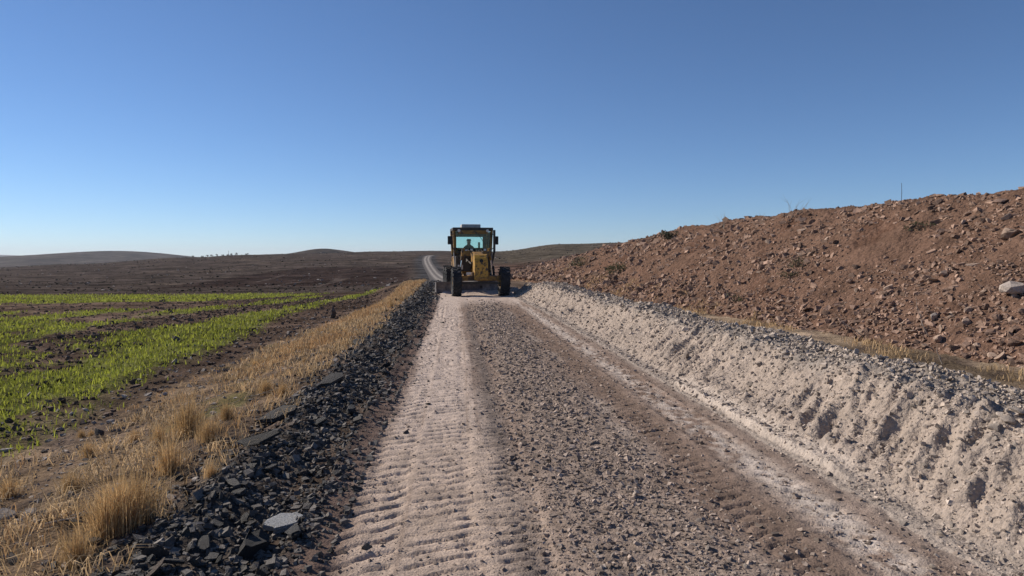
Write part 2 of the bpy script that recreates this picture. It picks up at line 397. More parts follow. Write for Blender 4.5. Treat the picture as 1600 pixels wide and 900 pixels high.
ry = [-4.]
while ry[-1] < 505:
    y = ry[-1]
    ry.append(y + (.05 if y < 2.2 else .012 if y < 3.4 else .0044 * y if y < 40 else .014 * y))
ry = np.array(ry)
ru = np.linspace(0, 1, 236)
Yr, Tr = np.meshgrid(ry, ru, indexing='ij')
wide = sst(38, 70, Yr)
Ur = mix(-1.0, -1.6, wide) + Tr * mix(4.15, 5.4, wide)
zd, trk, grav = road_detail(Ur, Yr)
zd = zd * (1 - sst(45, 80, Yr)) + .02
Zr = road_z(Yr) + zd
edge = np.minimum(Tr, 1 - Tr)
Zr = Zr - .09 * sst(.012, 0, edge)
def road_color(u, Y, grav, trk):
    n = fbm(u * 2.2, Y * .55, 4, 101); n2 = fbm(u * 9, Y * 7, 3, 102); n3 = fbm(u * 1.2, Y * .25, 3, 103)
    c = np.zeros(u.shape + (3,)) + np.array([.235, .172, .138])
    light = np.array([.49, .402, .345])
    far_n = mix(.5, .18, sst(4, 12, Y))
    lb = sst(-.90, -.50, u + .16 * n + .1 * n2) * (1 - sst(far_n - .2, far_n + .2, u + .2 * n + .12 * n2))
    lt = light * (1 + .14 * n2[..., None]); lt = colmix(lt, np.array([.43, .338, .272]), (1 - sst(4.5, 9, Y)) * .85); c = colmix(c, lt, lb * .95)
    c = colmix(c, np.array([.155, .108, .088]), sst(-.55, -.80, u + .08 * n) * .8)
    c = colmix(c, np.array([.285, .225, .185]) * (1 + .25 * n2[..., None]), grav * .9)
    c = colmix(c, np.array([.145, .105, .082]), np.exp(-((u - 1.96 - .2 * n) / .2) ** 2) * (.5 + .6 * n2).clip(0, 1) * (1 - sst(18, 28, Y)))
    c = colmix(c, np.array([.165, .138, .124]), np.exp(-((u - .40 - .04 * n) / .12) ** 2) * .85 * sst(-.6, .1, n3 + .2))
    c = colmix(c, np.array([.52, .45, .395]), np.exp(-((u - 2.42 - .07 * n) / .18) ** 2) * sst(-.3, .3, n + .9 * n2 + .12) * .9)
    c = colmix(c, np.array([.40, .335, .285]), np.exp(-((u - 1.62 - .1 * n) / .14) ** 2) * sst(-.1, .4, n) * .7)
    c = colmix(c, np.array([.33, .285, .25]), sst(2.62, 2.95, u) * .8)
    c = colmix(c, np.array([.045, .043, .043]), sst(-.78, -1.0, u + .12 * n2) * .75)
    for l0, w0 in ((-.31, .018), (.13, .014), (.235, .02), (.60, .025), (1.62, .03), (2.19, .025)):   # wheel edges scraped along the road
        c = colmix(c, np.array([.20, .150, .122]), np.exp(-((u - l0 - .05 * pn(Y * .22, Y * 0 + l0, 105)) / w0) ** 2) * .6 * sst(-.3, .3, pn(Y * .45, Y * 0 + l0, 106)))
    # worked-over stretch round the grader is all pale dust
    c = colmix(c, light * (1 + .1 * n2[..., None]), sst(23, 29, Y + 2 * n) * (1 - sst(44, 60, Y)) * sst(-.9, -.6, u) * .8)
    # the stretch not yet graded: dark shoulders with two pale wheel tracks
    far = sst(42, 70, Y)
    fc = np.zeros(u.shape + (3,)) + np.array([.11, .102, .10])
    nz = fbm(u * 1.5, Y * .12, 3, 104); fc = colmix(fc, np.array([.34, .31, .285]), (np.exp(-((u - .15 - .25 * nz) / .6) ** 2) + np.exp(-((u - 2.05 - .25 * nz) / .6) ** 2)).clip(0, 1) * (.85 + .4 * nz).clip(0, 1))
    c = colmix(c, np.array([.25, .225, .21]) , far * .0)
    c = c * (1 - far[..., None]) + fc * far[..., None]
    return np.clip(c, .01, 1)
rcol = road_color(Ur, Yr, grav, trk)
tag(grid('road', Ur + cen(Yr), Yr, Zr, rcol, M['road']), kind='structure')

# ------------------------------------------------------------------ windrow of graded limestone
by = [-3.]
while by[-1] < 36:
    y = by[-1]; by.append(y + (.05 if y < 2 else .018 if y < 4 else .0042 * y))
Yb, Ub = np.meshgrid(np.array(by), np.linspace(2.45, 5.85, 205), indexing='ij')
Zb, Sb = berm_fn(Ub, Yb)
rd, _, _ = road_detail(np.minimum(Ub, 3.1), Yb)
Zb = Zb + np.where(Sb < 1, .022 + np.clip(rd, -.02, .2) * (1 - sst(-.1, .15, Sb)), 0) - .05 * sst(-.2, -.34, Sb) - .06 * sst(2.65, 2.85, Sb)
nb = fbm(Ub * 2.2, Yb * 1.1, 4, 111); nb2 = fbm(Ub * 8, Yb * 8, 3, 112)
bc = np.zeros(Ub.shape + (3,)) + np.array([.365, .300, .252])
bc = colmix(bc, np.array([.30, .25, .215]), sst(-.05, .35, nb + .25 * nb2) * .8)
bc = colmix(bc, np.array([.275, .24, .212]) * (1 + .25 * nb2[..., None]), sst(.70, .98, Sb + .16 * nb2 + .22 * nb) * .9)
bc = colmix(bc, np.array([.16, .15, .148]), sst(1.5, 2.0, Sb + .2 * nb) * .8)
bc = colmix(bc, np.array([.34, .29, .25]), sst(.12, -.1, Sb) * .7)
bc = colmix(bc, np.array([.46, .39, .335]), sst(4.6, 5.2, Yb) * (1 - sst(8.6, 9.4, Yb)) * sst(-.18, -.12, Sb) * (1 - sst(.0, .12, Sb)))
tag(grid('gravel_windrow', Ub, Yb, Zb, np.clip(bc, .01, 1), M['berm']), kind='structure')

# ------------------------------------------------------------------ red excavated bank
ky = [-4.]
while ky[-1] < 106:
    y = ky[-1]; ky.append(y + max(.07, .0065 * y))
Yk, Uk = np.meshgrid(np.array(ky), np.concatenate([np.linspace(5.9, 15.5, 150)[:-1], np.linspace(15.5, 30, 40)]), indexing='ij')
Zk, Sk = bank_fn(Uk, Yk)
gk, _ = ground_fn(Uk + cen(Yk), Yk)
Zk = Zk + gk * (1 - sst(0, .3, Sk)) + np.minimum(gk, 0) * sst(0, .3, Sk) * sst(60, 90, Yk) - .12 * sst(.0, -.12, Sk)
nk = fbm(Uk * .6, Yk * .4, 4, 121); nk2 = fbm(Uk * 3, Yk * 3, 3, 122)
kc = np.zeros(Uk.shape + (3,)) + np.array([.155, .096, .070])
kc = colmix(kc, np.array([.125, .072, .051]), sst(0, .5, nk))
kc = colmix(kc, np.array([.19, .12, .088]), sst(.05, .5, nk2 + .3 * nk) * .7)
kc = colmix(kc, np.array([.25, .18, .12]), sst(.03, -.08, Sk + .04 * nk2) * .7)
tag(grid('earth_bank', Uk + cen(Yk), Yk, Zk, np.clip(kc, .01, 1), M['bank']), kind='structure')

def heap_h(u, Y):
    prof = np.exp(-((u + 1.58 - .12 * pn(Y * .5, Y * 0, 141)) / .40) ** 2)
    return prof * (.12 + .06 * pn(Y * .6, u, 142) + .10 * fbm(u * 3.5, Y * 3.5, 4, 143) + .05 * np.abs(pn(u * 9, Y * 9, 144))) * (1 - sst(58, 70, Y))

def ground_road(X, Y):
    z, u = ground_fn(X, Y)
    rd, _, _ = road_detail(u, Y)
    onr = (u > -1.0) & (u < 3.1) & (Y < 500)
    return np.where(onr, road_z(Y) + rd * (1 - sst(45, 80, Y)) + .02, z)

def surf(X, Y):
    X = np.asarray(X, float); Y = np.asarray(Y, float)
    z = ground_road(X, Y); u = X - cen(Y)
    z = np.where((u > -2.45) & (u < -.72) & (Y < 69), np.maximum(z, z - .05 + heap_h(u, Y)), z)
    b, s = berm_fn(u, Y)
    z = np.where((s > -.2) & (s < 2.75) & (Y < 35), np.maximum(z, b + .02), z)
    k, sk = bank_fn(u, Y)
    z = np.where((sk > 0) & (Y < 104), np.maximum(z, k + np.minimum(ground_fn(X, Y)[0], 0) * sst(60, 90, Y)), z)
    return z

_fw = Vector((math.sin(R(YAW)) * math.cos(R(PITCH)), math.cos(R(YAW)) * math.cos(R(PITCH)), -math.sin(R(PITCH))))
_rt = Vector((math.cos(R(YAW)), -math.sin(R(YAW)), 0)); _up = _rt.cross(_fw)
_ts = 2.0 * 1.0035 ** np.arange(1800)
def at(px, py):
    """the point of the land that a photo pixel looks at"""
    d = _fw + _rt * ((px - 800) / F) + _up * ((450 - py) / F)
    X, Y, Z = d.x * _ts, d.y * _ts, CAM_H + d.z * _ts
    k = np.argmax(Z <= surf(X, Y))
    return Vector((X[k], Y[k], float(surf(X[k:k + 1], Y[k:k + 1])[0])))

# ------------------------------------------------------------------ far hills, mast
def ridge(name, dist, depth, pts, col, base=-25):
    """a real hill: crest heights over bearing, falling away in front and behind"""
    px = np.linspace(pts[0][0], pts[-1][0], 120)
    cr = np.interp(px, [p[0] for p in pts], [p[1] for p in pts])
    cr = np.convolve(np.pad(cr, 4, 'edge'), np.ones(9) / 9, 'valid')
    top = CAM_H + (405 - cr) / F * dist
    t = np.linspace(-1, 1, 41)
    Tt, A = np.meshgrid(t, (px - 712) / F, indexing='ij')
    _, Tp = np.meshgrid(t, top, indexing='ij')
    Y = dist + Tt * depth; X = A * dist * (1 + Tt * depth / dist * .3)
    Z = base + (Tp - base) * (1 - np.abs(Tt) ** 1.6) + 1.2 * fbm(X * .004, Y * .004, 4, 130) * (1 - np.abs(Tt))
    c = np.zeros(X.shape + (3,)) + np.array(col) * (1 + .3 * fbm(X * .01, Y * .01, 4, 131)[..., None])
    return tag(grid(name, X, Y, Z, np.clip(c, .01, 1), M['hill']), kind='structure')
ridge('hill', 1150, 260, [(380, 412), (430, 400), (470, 394.5), (495, 389.5), (515, 388.5), (540, 391.5), (570, 396), (640, 406)], (.058, .046, .038))
ridge('hill', 2300, 900, [(-900, 412), (-300, 408), (0, 404.5), (80, 400.5), (140, 396.5), (190, 392), (213, 391), (245, 392.5), (270, 396), (310, 401), (360, 406), (430, 413)], (.060, .050, .043))
ridge('mountain', 5600, 900, [(-1200, 400), (-300, 396), (-80, 397), (26, 397.3), (80, 400), (160, 404), (260, 408)], (.10, .095, .09))

# ------------------------------------------------------------------ stones
def ico(sub=1):
    bm = bmesh.new(); bmesh.ops.create_icosphere(bm, subdivisions=sub, radius=1)
    V = np.array([v.co[:] for v in bm.verts]); Fc = np.array([[v.index for v in f.verts] for f in bm.faces]); bm.free()
    return V, Fc

def rock_shape(seed, sub=2, cuts=13):
    r = np.random.default_rng(seed); V, Fc = ico(sub)
    V = V.copy()
    for _ in range(cuts):
        n = r.normal(size=3); n /= np.linalg.norm(n); d = r.uniform(.34, .72)
        h = V @ n; V = V - np.maximum(0, h - d)[:, None] * n
    V *= (1 + r.normal(size=(len(V), 1)) * .05)
    V *= r.uniform(.6, 1.25, 3)
    return V / np.abs(V).max(), Fc

def slab_shape(seed):
    r = np.random.default_rng(seed); k = r.integers(6, 9) if seed < 500 else 12
    an = np.sort(np.linspace(0, 2 * math.pi, k, endpoint=False) + r.uniform(-.3, .3, k)); rad = r.uniform(.65, 1.05, k)
    ring = np.stack([np.cos(an) * rad, np.sin(an) * rad * .75], -1)
    t = r.uniform(.09, .2)
    def lay(z, s, j): return np.concatenate([ring * s, np.full((k, 1), z)], 1) + r.normal(size=(k, 3)) * j
    V = np.concatenate([lay(-t, .97, .04), lay(-t * .3, 1.02, .05), lay(t * .5, 1.0, .05), lay(t, .95, .03), np.array([[0, 0, -t]]), np.array([[r.uniform(-.2, .2), r.uniform(-.2, .2), t * 1.12]])])
    Fc = []
    for a in range(3):
        for i in range(k):
            j = (i + 1) % k; p, q = a * k, a * k + k
            Fc += [[p + i, p + j, q + j], [p + i, q + j, q + i]]
    for i in range(k):
        j = (i + 1) % k; Fc += [[4 * k, j, i], [4 * k + 1, 3 * k + i, 3 * k + j]]
    return V, np.array(Fc)

ROCKS = [rock_shape(s, 2) for s in range(10)]
BITS = [rock_shape(s + 50, 1, 5) for s in range(8)]
def crumb_shape(seed):
    r = np.random.default_rng(seed)
    V = np.array([[x, y, z] for x in (-1, 1) for y in (-1, 1) for z in (-1, 1)], float) * .72 + r.normal(size=(8, 3)) * .2
    Q = [[0, 1, 3, 2], [4, 6, 7, 5], [0, 4, 5, 1], [2, 3, 7, 6], [0, 2, 6, 4], [1, 5, 7, 3]]
    Fc = []
    for q in Q: Fc += [[q[0], q[1], q[2]], [q[0], q[2], q[3]]]
    return V, np.array(Fc)
CRUMBS = [crumb_shape(s + 150) for s in range(12)]
SLABS = [slab_shape(s + 80) for s in range(10)] + [slab_shape(501)]

def rotm(yaw, tilt, tdir):
    cy, sy = np.cos(yaw), np.sin(yaw); o = np.zeros_like(yaw); i = o + 1
    Rz = np.stack([cy, -sy, o, sy, cy, o, o, o, i], -1).reshape(-1, 3, 3)
    ax, ay = np.cos(tdir), np.sin(tdir); c, s = np.cos(tilt), np.sin(tilt); k = 1 - c
    Rt = np.stack([c + ax * ax * k, ax * ay * k, ay * s, ax * ay * k, c + ay * ay * k, -ax * s, -ay * s, ax * s, c], -1).reshape(-1, 3, 3)
    return Rt @ Rz

def scatter(name, bases, P, S, Rm, mat, smooth=False):
    Vs, Fs, off = [], [], 0
    pick = np.arange(len(P)) % len(bases)
    for b, (V, Fc) in enumerate(bases):
        k = pick == b
        if not k.any(): continue
        W = np.einsum('nij,nvj->nvi', Rm[k], V[None] * S[k][:, None, :]) + P[k][:, None, :]
        n = len(W); Vs.append(W.reshape(-1, 3)); Fs.append((Fc[None] + (np.arange(n) * len(V))[:, None, None] + off).reshape(-1, 3)); off += n * len(V)
    return tag(link(name, np_mesh(name, np.concatenate(Vs), [np.concatenate(Fs)], smooth), mat), kind='stuff')

_cache = {}
def rock_mesh(kind, i, mat):
    key = (kind, i, mat.name)
    if key not in _cache:
        V, Fc = {'rock': ROCKS, 'slab': SLABS}[kind][i]
        me = np_mesh(kind, V, [Fc], False); me.materials.append(mat); _cache[key] = me
    return _cache[key]

def stone(name, P, S, eul, mat, label, cat, group=None, kind='rock', i=None):
    if kind == 'mix':
        kind = 'rock' if random.random() < .55 else 'slab'
        if kind == 'rock': S = (S[0] * .9, S[1] * .9, S[2] * .5)
    i = random.randrange(10) if i is None else i
    o = bpy.data.objects.new(name, rock_mesh(kind, i, mat)); C.objects.link(o)
    o.location = P; o.scale = S; o.rotation_euler = eul
    o['kind'] = 'thing'
    return tag(o, label, cat, group)

def field_of_stones(X, Y, size, flat, looks, mat_bits, name, describe, group, bits_name, nbig=300, sink=.3, kind='rock', tilt=.5, cat='stone', bits=None):
    """the 300 (or fewer) that show largest are things, the rest one stuff mesh;
    looks: (colour word, material) pairs, describe(colour, size word, k) -> label"""
    Z = surf(X, Y)
    dep = X * _fw.x + Y * _fw.y
    px = 800 + (X * _rt.x + Y * _rt.y) / np.maximum(dep, .1) * F
    app = size / np.maximum(dep, 1) * ((px > -20) & (px < 1620) & (dep > 3))
    order = np.argsort(-app)
    big, rest = order[:nbig], order[nbig:]
    yaw = rng.uniform(0, 6.28, len(X)); tl = rng.normal(0, tilt, len(X)); td = rng.uniform(0, 6.28, len(X))
    S = np.stack([size * rng.uniform(.8, 1.3, len(X)), size * rng.uniform(.65, 1.0, len(X)), size * flat * rng.uniform(.7, 1.2, len(X))], -1)
    P = np.stack([X, Y, Z + S[:, 2] * (.5 - sink)], -1)
    Rm = rotm(yaw, tl, td)
    q1, q2 = np.quantile(size[big], (.33, .75))
    for k in big:
        word, mat = looks[random.randrange(len(looks))]
        sw = 'small' if size[k] < q1 else 'medium' if size[k] < q2 else 'large'
        o = stone(name, P[k], S[k], Matrix(Rm[k].tolist()).to_euler(), mat, describe(word, sw, k), cat, group, kind)
        o['kind'] = 'thing'
    if len(rest) and bits_name:
        scatter(bits_name, bits or CRUMBS, P[rest], S[rest], Rm[rest], mat_bits)

def powr(n, lo, hi, a=2.2):
    q = rng.uniform(0, 1, n); return (lo ** (1 - a) + q * (hi ** (1 - a) - lo ** (1 - a))) ** (1 / (1 - a))
def logy(n, lo, hi): return np.exp(rng.uniform(math.log(lo), math.log(hi), n))

# --- broken asphalt along the left edge
def where_rubble(u): return 'beside the graded road' if u > -1.3 else 'in the middle of the rubble heap' if u > -1.75 else 'beside the dry verge'
n = 420
Y = logy(n, 2.6, 46); u = (-1.6 + .25 * pn(Y * .4, Y * 0, 147) + rng.normal(0, .38, n)).clip(-2.6, -.95)
s = powr(n, .024, .078, 1.7) * (1 + (rng.uniform(size=n) < .08) * rng.uniform(.5, 1.5, n)) * (1 + Y / 50)
field_of_stones(u + cen(Y), Y, s, 1.0, [('black', M['asphalt']), ('dark grey', M['asphalt_grey']), ('dusty brown', M['asphalt_dust'])], M['asphalt_bits'], 'asphalt_chunk',
                lambda w, sz, k: f'{sz} {w} chunk of broken asphalt {where_rubble(u[k])}', 'broken asphalt chunks left of the road', 'asphalt_crumbs', 300, .15, 'mix', .42, 'asphalt')
n = 39000
Y = logy(n, 2.6, 62); u = -1.45 + rng.normal(0, .38, n) + .22 * pn(Y * .5, Y * 0, 140)
u = np.where(rng.uniform(size=n) < .85, u.clip(-2.6, -.72), u)
sz = powr(n, .005, .030, 1.9) * (1 + Y / 22)
kp = rng.uniform(size=n) < .55 + .9 * fbm(u * 1.6, Y * 1.1, 3, 148); Y, u, sz = Y[kp], u[kp], sz[kp]; n = len(Y)
yaw = rng.uniform(0, 6.28, n)
Z = surf(u + cen(Y), Y)
S = sz[:, None] * rng.uniform(.6, 1.2, (n, 3))
scatter('asphalt_rubble', CRUMBS, np.stack([u + cen(Y), Y, Z], -1), S, rotm(yaw, rng.normal(0, .6, n), yaw * 1.7), M['asphalt_bits'])
# core of the rubble heap, so that no road shows between the lumps
hy = np.array(ry[(ry > -3) & (ry < 70)])[::2]
Yh, Uh = np.meshgrid(hy, np.linspace(-2.45, -.72, 64), indexing='ij')
Zh = ground_road(Uh + cen(Yh), Yh) - .05 + heap_h(Uh, Yh)
hn1 = fbm(Uh * 2.5, Yh * 2.0, 4, 145)
hc = np.zeros(Uh.shape + (3,)) + np.array([.075, .065, .058]) * (1 + .5 * hn1[..., None])
hc = colmix(hc, np.array([.13, .098, .078]), sst(.0, .35, fbm(Uh * 1.3, Yh * .8, 3, 146) + .35 * sst(-1.5, -2.2, Uh) + .25 * sst(-1.2, -.8, Uh)) * .85)
tag(grid('rubble_heap', Uh + cen(Yh), Yh, Zh, np.clip(hc, .01, 1), M['rubble']), kind='structure')
p = at(446, 830)
stone('asphalt_chunk', p + Vector((0, 0, .055)), (.13, .125, .10), (R(10), R(-8), R(25)), M['pale_slab'], 'pale grey white flat slab lying on the black asphalt rubble', 'asphalt', None, 'slab', 10)
p = at(395, 862)
stone('asphalt_chunk', p + Vector((0, 0, .03)), (.13, .11, .5), (R(30), R(15), R(70)), M['asphalt'], 'large rounded black asphalt lump below the pale flat slab', 'asphalt', None, 'slab', 5)
for (px, py, sx, a, lab) in ((520, 600, .27, 55, 'grey topped asphalt slab leaning out of the rubble, the largest plate'), (440, 655, .27, 40, 'long black asphalt plate tilted toward the dry grass'), (405, 700, .22, 35, 'thin black asphalt plate lying at the edge of the straw')):
    p = at(px, py); stone('asphalt_chunk', p + Vector((0, 0, .07)), (sx, sx * .55, sx * .45), (R(16), R(-12), R(a)), M['asphalt'], lab, 'asphalt', None, 'slab')

# --- stones on the road
n = 38000
Y = logy(n, 2.4, 30); u = np.where(rng.uniform(size=n) < .55, rng.normal(1.1, .38, n).clip(.2, 2.2), rng.uniform(-.75, 3.0, n))
sz = powr(n, .0035, .024, 2.4) * (1 + Y / 22)
sz[(u < .4)] *= .55; sz[u > 1.8] *= .8
keep = (rng.uniform(size=n) > sst(18, 29, Y)); u, Y, sz = u[keep], Y[keep], sz[keep]
field_of_stones(u, Y, sz, .75, [('grey', M['road_rock']), ('brown', M['road_brown']), ('pale', M['berm_rock'])], M['road_bits'], 'road_stone',
                lambda w, z, k: f"{z} {w} stone " + ('in the loose gravel strip of the road' if .48 < u[k] < 1.7 else 'on the pale wheel track' if u[k] < .48 else 'between the gravel strip and the windrow'), 'stones lying on the graded road', 'road_gravel', 200, .45, tilt=.7)
p = at(992, 776)
stone('road_stone', p + Vector((0, 0, .015)), (.045, .034, .032), (.4, .3, 1.0), M['berm_rock'], 'pale pointed stone standing up alone in the dark gravel', 'stone')

# --- stones on the windrow
n = 24000
Y = logy(n, 2.6, 34); top = rng.uniform(size=n) < .5
fo = foot(Y); s_ = np.where(top, rng.uniform(.72, 2.3, n), rng.uniform(-.2, 1, n))
u = fo + s_ * .92
sz = powr(n, .006, .042, 2.3) * (1 + Y / 30) * np.where(top, 1, .75)
ut, Yt_, uf_, sf_ = u[top], Y[top], u[~top], s_[~top]
field_of_stones(ut, Yt_, sz[top], .75, [('grey', M['berm_rock']), ('dark grey', M['grey_rock']), ('pale', M['pale_rock'])], M['berm_bits'], 'crushed_stone',
                lambda w, z, k: f"{z} {w} crushed stone on the windrow crest" + (' above the sloping face' if ut[k] < foot(Yt_[k]) + 1.25 else ' toward the earth bank'), 'stones on the crest of the windrow', 'crest_gravel', 220, .3, tilt=.7)
field_of_stones(uf_, Y[~top], sz[~top], .8, [('beige', M['beige_rock']), ('grey', M['berm_rock']), ('pale', M['pale_rock'])], M['face_bits'], 'windrow_stone',
                lambda w, z, k: f"{z} {w} stone " + ('at the foot of the windrow' if sf_[k] < .12 else 'halfway up the windrow face' if sf_[k] < .65 else 'just under the windrow crest'), 'stones on the face of the windrow', 'face_gravel', 180, .45, tilt=.7)
for px, py, s_, lab in ((1570, 665, .075, 'rounded pale stone in the cluster on the windrow shoulder'), (1590, 648, .085, 'largest pale stone topping the cluster on the windrow shoulder'), (1550, 672, .06, 'lower grey stone of the cluster on the windrow shoulder'),
                        (1458, 890, .040, 'white flat stone lying alone at the foot of the windrow'), (1412, 820, .045, 'pale stone in the small pile at the windrow foot'), (1470, 838, .05, 'rounded pale stone resting just above the windrow foot')):
    p = at(px, py); stone('windrow_stone', p + Vector((0, 0, s_ * .25)), (s_, s_ * .8, s_ * .65), (.2, .3, px), M['berm_rock'], lab, 'stone')

# --- dark asphalt ridge behind the windrow
n = 2600
Y = logy(n, 6, 24); u = 5.75 + .15 * pn(Y * .5, Y * 0, 150) + rng.normal(0, .14, n)
sz = powr(n, .02, .10, 2.0)
field_of_stones(u, Y, sz, .8, [('black', M['asphalt']), ('dark grey', M['asphalt_grey'])], M['asphalt_bits'], 'asphalt_lump',
                lambda w, z, k: f'{z} {w} asphalt lump in the low ridge behind the windrow', 'asphalt lumps behind the windrow', 'asphalt_ridge_crumbs', 40, .2, tilt=.6, cat='asphalt')

# --- rocks on the red bank
n = 41000
Y = logy(n, 5, 88); sk = rng.beta(1.0, 1.2, n) * 1.1
uf = np.interp(Y, BFY, BFU); hz = np.interp(Y, BHY, BHZ)
u = uf + sk * (hz / .68 + .3)
cl = fbm(u * .5, Y * .3, 3, 151)
sz = powr(n, .015, .12, 2.7) * (1 + Y / 55) * (1 + .5 * cl) * np.where(sk < .25, 1.15, .95)
sl = pn(Y * .6 + u * .1, u * .12, 152)
keep = rng.uniform(size=n) < .5 + .9 * cl + .5 * sl + .35 * (sk < .2)
u, Y, sz, sk = u[keep], Y[keep], sz[keep], sk[keep]
field_of_stones(u + cen(Y), Y, sz, .7, [('reddish', M['red_rock']), ('brown', M['brown_rock']), ('tan', M['tan_rock']), ('reddish', M['red_rock'])], M['red_rock_bits'], 'bank_rock',
                lambda w, z, k: f"{z} {w} rock " + ('at the foot of the red earth bank' if sk[k] < .2 else 'on the lower slope of the red earth bank' if sk[k] < .5 else 'on the upper slope of the red earth bank' if sk[k] < .88 else 'on the crest of the red earth bank'), 'rocks on the red earth bank', 'bank_stones', 300, .35, tilt=.6, cat='rock')
for px, py, S, mat, lab, rz in ((1584, 458, (.46, .25, .25), 'pale_rock', 'large white limestone boulder low on the red bank', .25), (1578, 373, (.42, .25, .28), 'tan_rock', 'big pale grey boulder high on the red bank', .5),
                                (1506, 350, (.15, .11, .10), 'tan_rock', 'pale stone alone on bare earth near the bank top', .4), (1476, 432, (.17, .13, .09), 'tan_rock', 'flat tan rock resting above the rock fall on the bank', .3),
                                (1485, 471, (.15, .12, .13), 'red_rock', 'smooth pink rock in the middle of the rock fall', 1.0), (1458, 503, (.11, .08, .11), 'pale_rock', 'upright cream stone at the foot of the rock fall', .2),
                                (1585, 541, (.18, .15, .14), 'brown_rock', 'rounded brown boulder at the very foot of the bank', .6), (1562, 318, (.26, .16, .13), 'brown_rock', 'long grey brown boulder just under the bank crest', .2),
                                (1450, 440, (.16, .13, .13), 'brown_rock', 'dark sided block at the top of the rock fall', 1.4), (905, 447, (.22, .22, .36), 'tan_rock', 'upright tan rock standing at the bank foot near the grader', .3)):
    p = at(px, py); stone('boulder', p + Vector((0, 0, S[2] * .35)), S, (.12, -.2, rz), M[mat], lab, 'boulder')

# --- field and verge stones, clods
n = 16000
Y = logy(n, 4, 80); u = rng.uniform(-13, -5.0, n) - rng.uniform(0, 1, n) ** 3 * Y * .5
g = green_mask(u, Y, u + cen(Y)); keep = rng.uniform(size=n) > g * .8
u, Y = u[keep], Y[keep]; n = len(u)
sz = powr(n, .012, .06, 2.1) * (1 + Y / 40)
yaw = rng.uniform(0, 6.28, n)
scatter('soil_clods', CRUMBS, np.stack([u + cen(Y), Y, surf(u + cen(Y), Y)], -1), sz[:, None] * rng.uniform(.6, 1.1, (n, 3)), rotm(yaw, rng.normal(0, .5, n), yaw * 2), M['clods'])
n = 7000
Y = logy(n, 3.6, 48); u = rng.normal(-4.2, 1.4, n).clip(-10, -2.0)
sz = powr(n, .006, .065, 2.3) * (1 + Y / 60)
field_of_stones(u + cen(Y), Y, sz, .6, [('grey', M['field_rock']), ('dark brown', M['dark_rock']), ('pale', M['berm_rock'])], M['field_rock'], 'field_stone',
                lambda w, z, k: f"{z} {w} stone " + ('on the bare soil of the field' if u[k] < -5.6 else 'at the line between field and verge' if u[k] < -4.4 else 'in the straw of the verge'), 'stones along the field edge', 'verge_pebbles', 160, .35, tilt=.4)
for px, py, S, mat, lab in ((520, 497, (.30, .26, .42), 'dark_rock', 'dark pointed boulder standing in the dry verge beside the field'), (72, 815, (.075, .06, .07), 'dark_rock', 'rounded brown stone leaning on its larger neighbour in the straw'),
                            (52, 808, (.10, .07, .075), 'field_rock', 'flat topped brown stone behind the big dry tuft'), (114, 780, (.06, .05, .05), 'field_rock', 'blue grey stone beside the short dry grass'),
                            (258, 618, (.10, .08, .06), 'field_rock', 'large pale rounded stone at the edge of ploughed soil'), (272, 500, (.13, .10, .09), 'pale_rock', 'white stone lying out in the ploughed strip'),
                            (286, 495, (.11, .09, .07), 'pale_rock', 'bright white stone among the green sprouts'), (275, 532, (.19, .15, .12), 'dark_rock', 'brown boulder in the bare strip of the field'),
                            (22, 880, (.11, .08, .07), 'dark_rock', 'mossy brown stone beside grey weeds in the verge'), (12, 815, (.12, .10, .08), 'field_rock', 'pale stone half buried in straw near the weeds'),
                            (155, 683, (.09, .07, .08), 'dark_rock', 'small dark stone tilted up at the verge edge')):
    p = at(px, py); stone('boulder' if S[0] > .25 else 'field_stone', p + Vector((0, 0, S[2] * .3)), S, (.15, -.1, px * .1), M[mat], lab, 'boulder' if S[0] > .25 else 'stone')

# ------------------------------------------------------------------ grass
def blades(P, h, w, lean, az, curve=.5):
    n = len(P); L = np.stack([np.cos(az), np.sin(az), np.zeros(n)], -1); sd = rng.uniform(0, 6.28, n)
    Sd = np.stack([np.cos(sd), np.sin(sd), np.zeros(n)], -1) * (w / 2)[:, None]
    up = np.array([0, 0, 1.])
    mid = P + up * (h * .55)[:, None] + L * (h * lean * curve * .5)[:, None]
    tip = P + up * (h * np.sqrt(np.maximum(.05, 1 - (lean * .8) ** 2)))[:, None] + L * (h * lean)[:, None]
    V = np.stack([P - Sd, P + Sd, mid - Sd * .8, mid + Sd * .8, tip], 1).reshape(-1, 3)
    b = (np.arange(n) * 5)[:, None, None]
    Fc = (np.array([[0, 1, 3], [0, 3, 2], [2, 3, 4]])[None] + b).reshape(-1, 3)
    return V, Fc

def stuff_grass(name, X, Y, h, w, lean, mat, dz=-.01):
    P = np.stack([X, Y, surf(X, Y) + dz], -1)
    V, Fc = blades(P, h, w, lean, rng.uniform(0, 6.28, len(X)))
    return tag(link(name, np_mesh(name, V, [Fc], True), mat), kind='stuff')

n = 125000
Y = logy(n, 7, 105); b = rng.uniform(-1.05, -.03, n); X = b * (Y + 3); u = X - cen(Y)
g = green_mask(u, Y, X); keep = (rng.uniform(size=n) < g * .85) & (u < -4.9)
X, Y = X[keep], Y[keep]; n = len(X)
# sprouts come up in drilled rows along the field
row = np.round(X / .16) * .16 + rng.normal(0, .025, n); X = np.where(rng.uniform(size=n) < .35, row, X)
tag(stuff_grass('green_sprouts', X, Y, rng.uniform(.05, .11, n) * (1 + Y / 60), (.007 + .0011 * Y) * rng.uniform(.8, 1.3, n), rng.uniform(.1, .7, n), M['sprout']), 'young green cereal sprouts growing in rows on the ploughed field', 'crop')

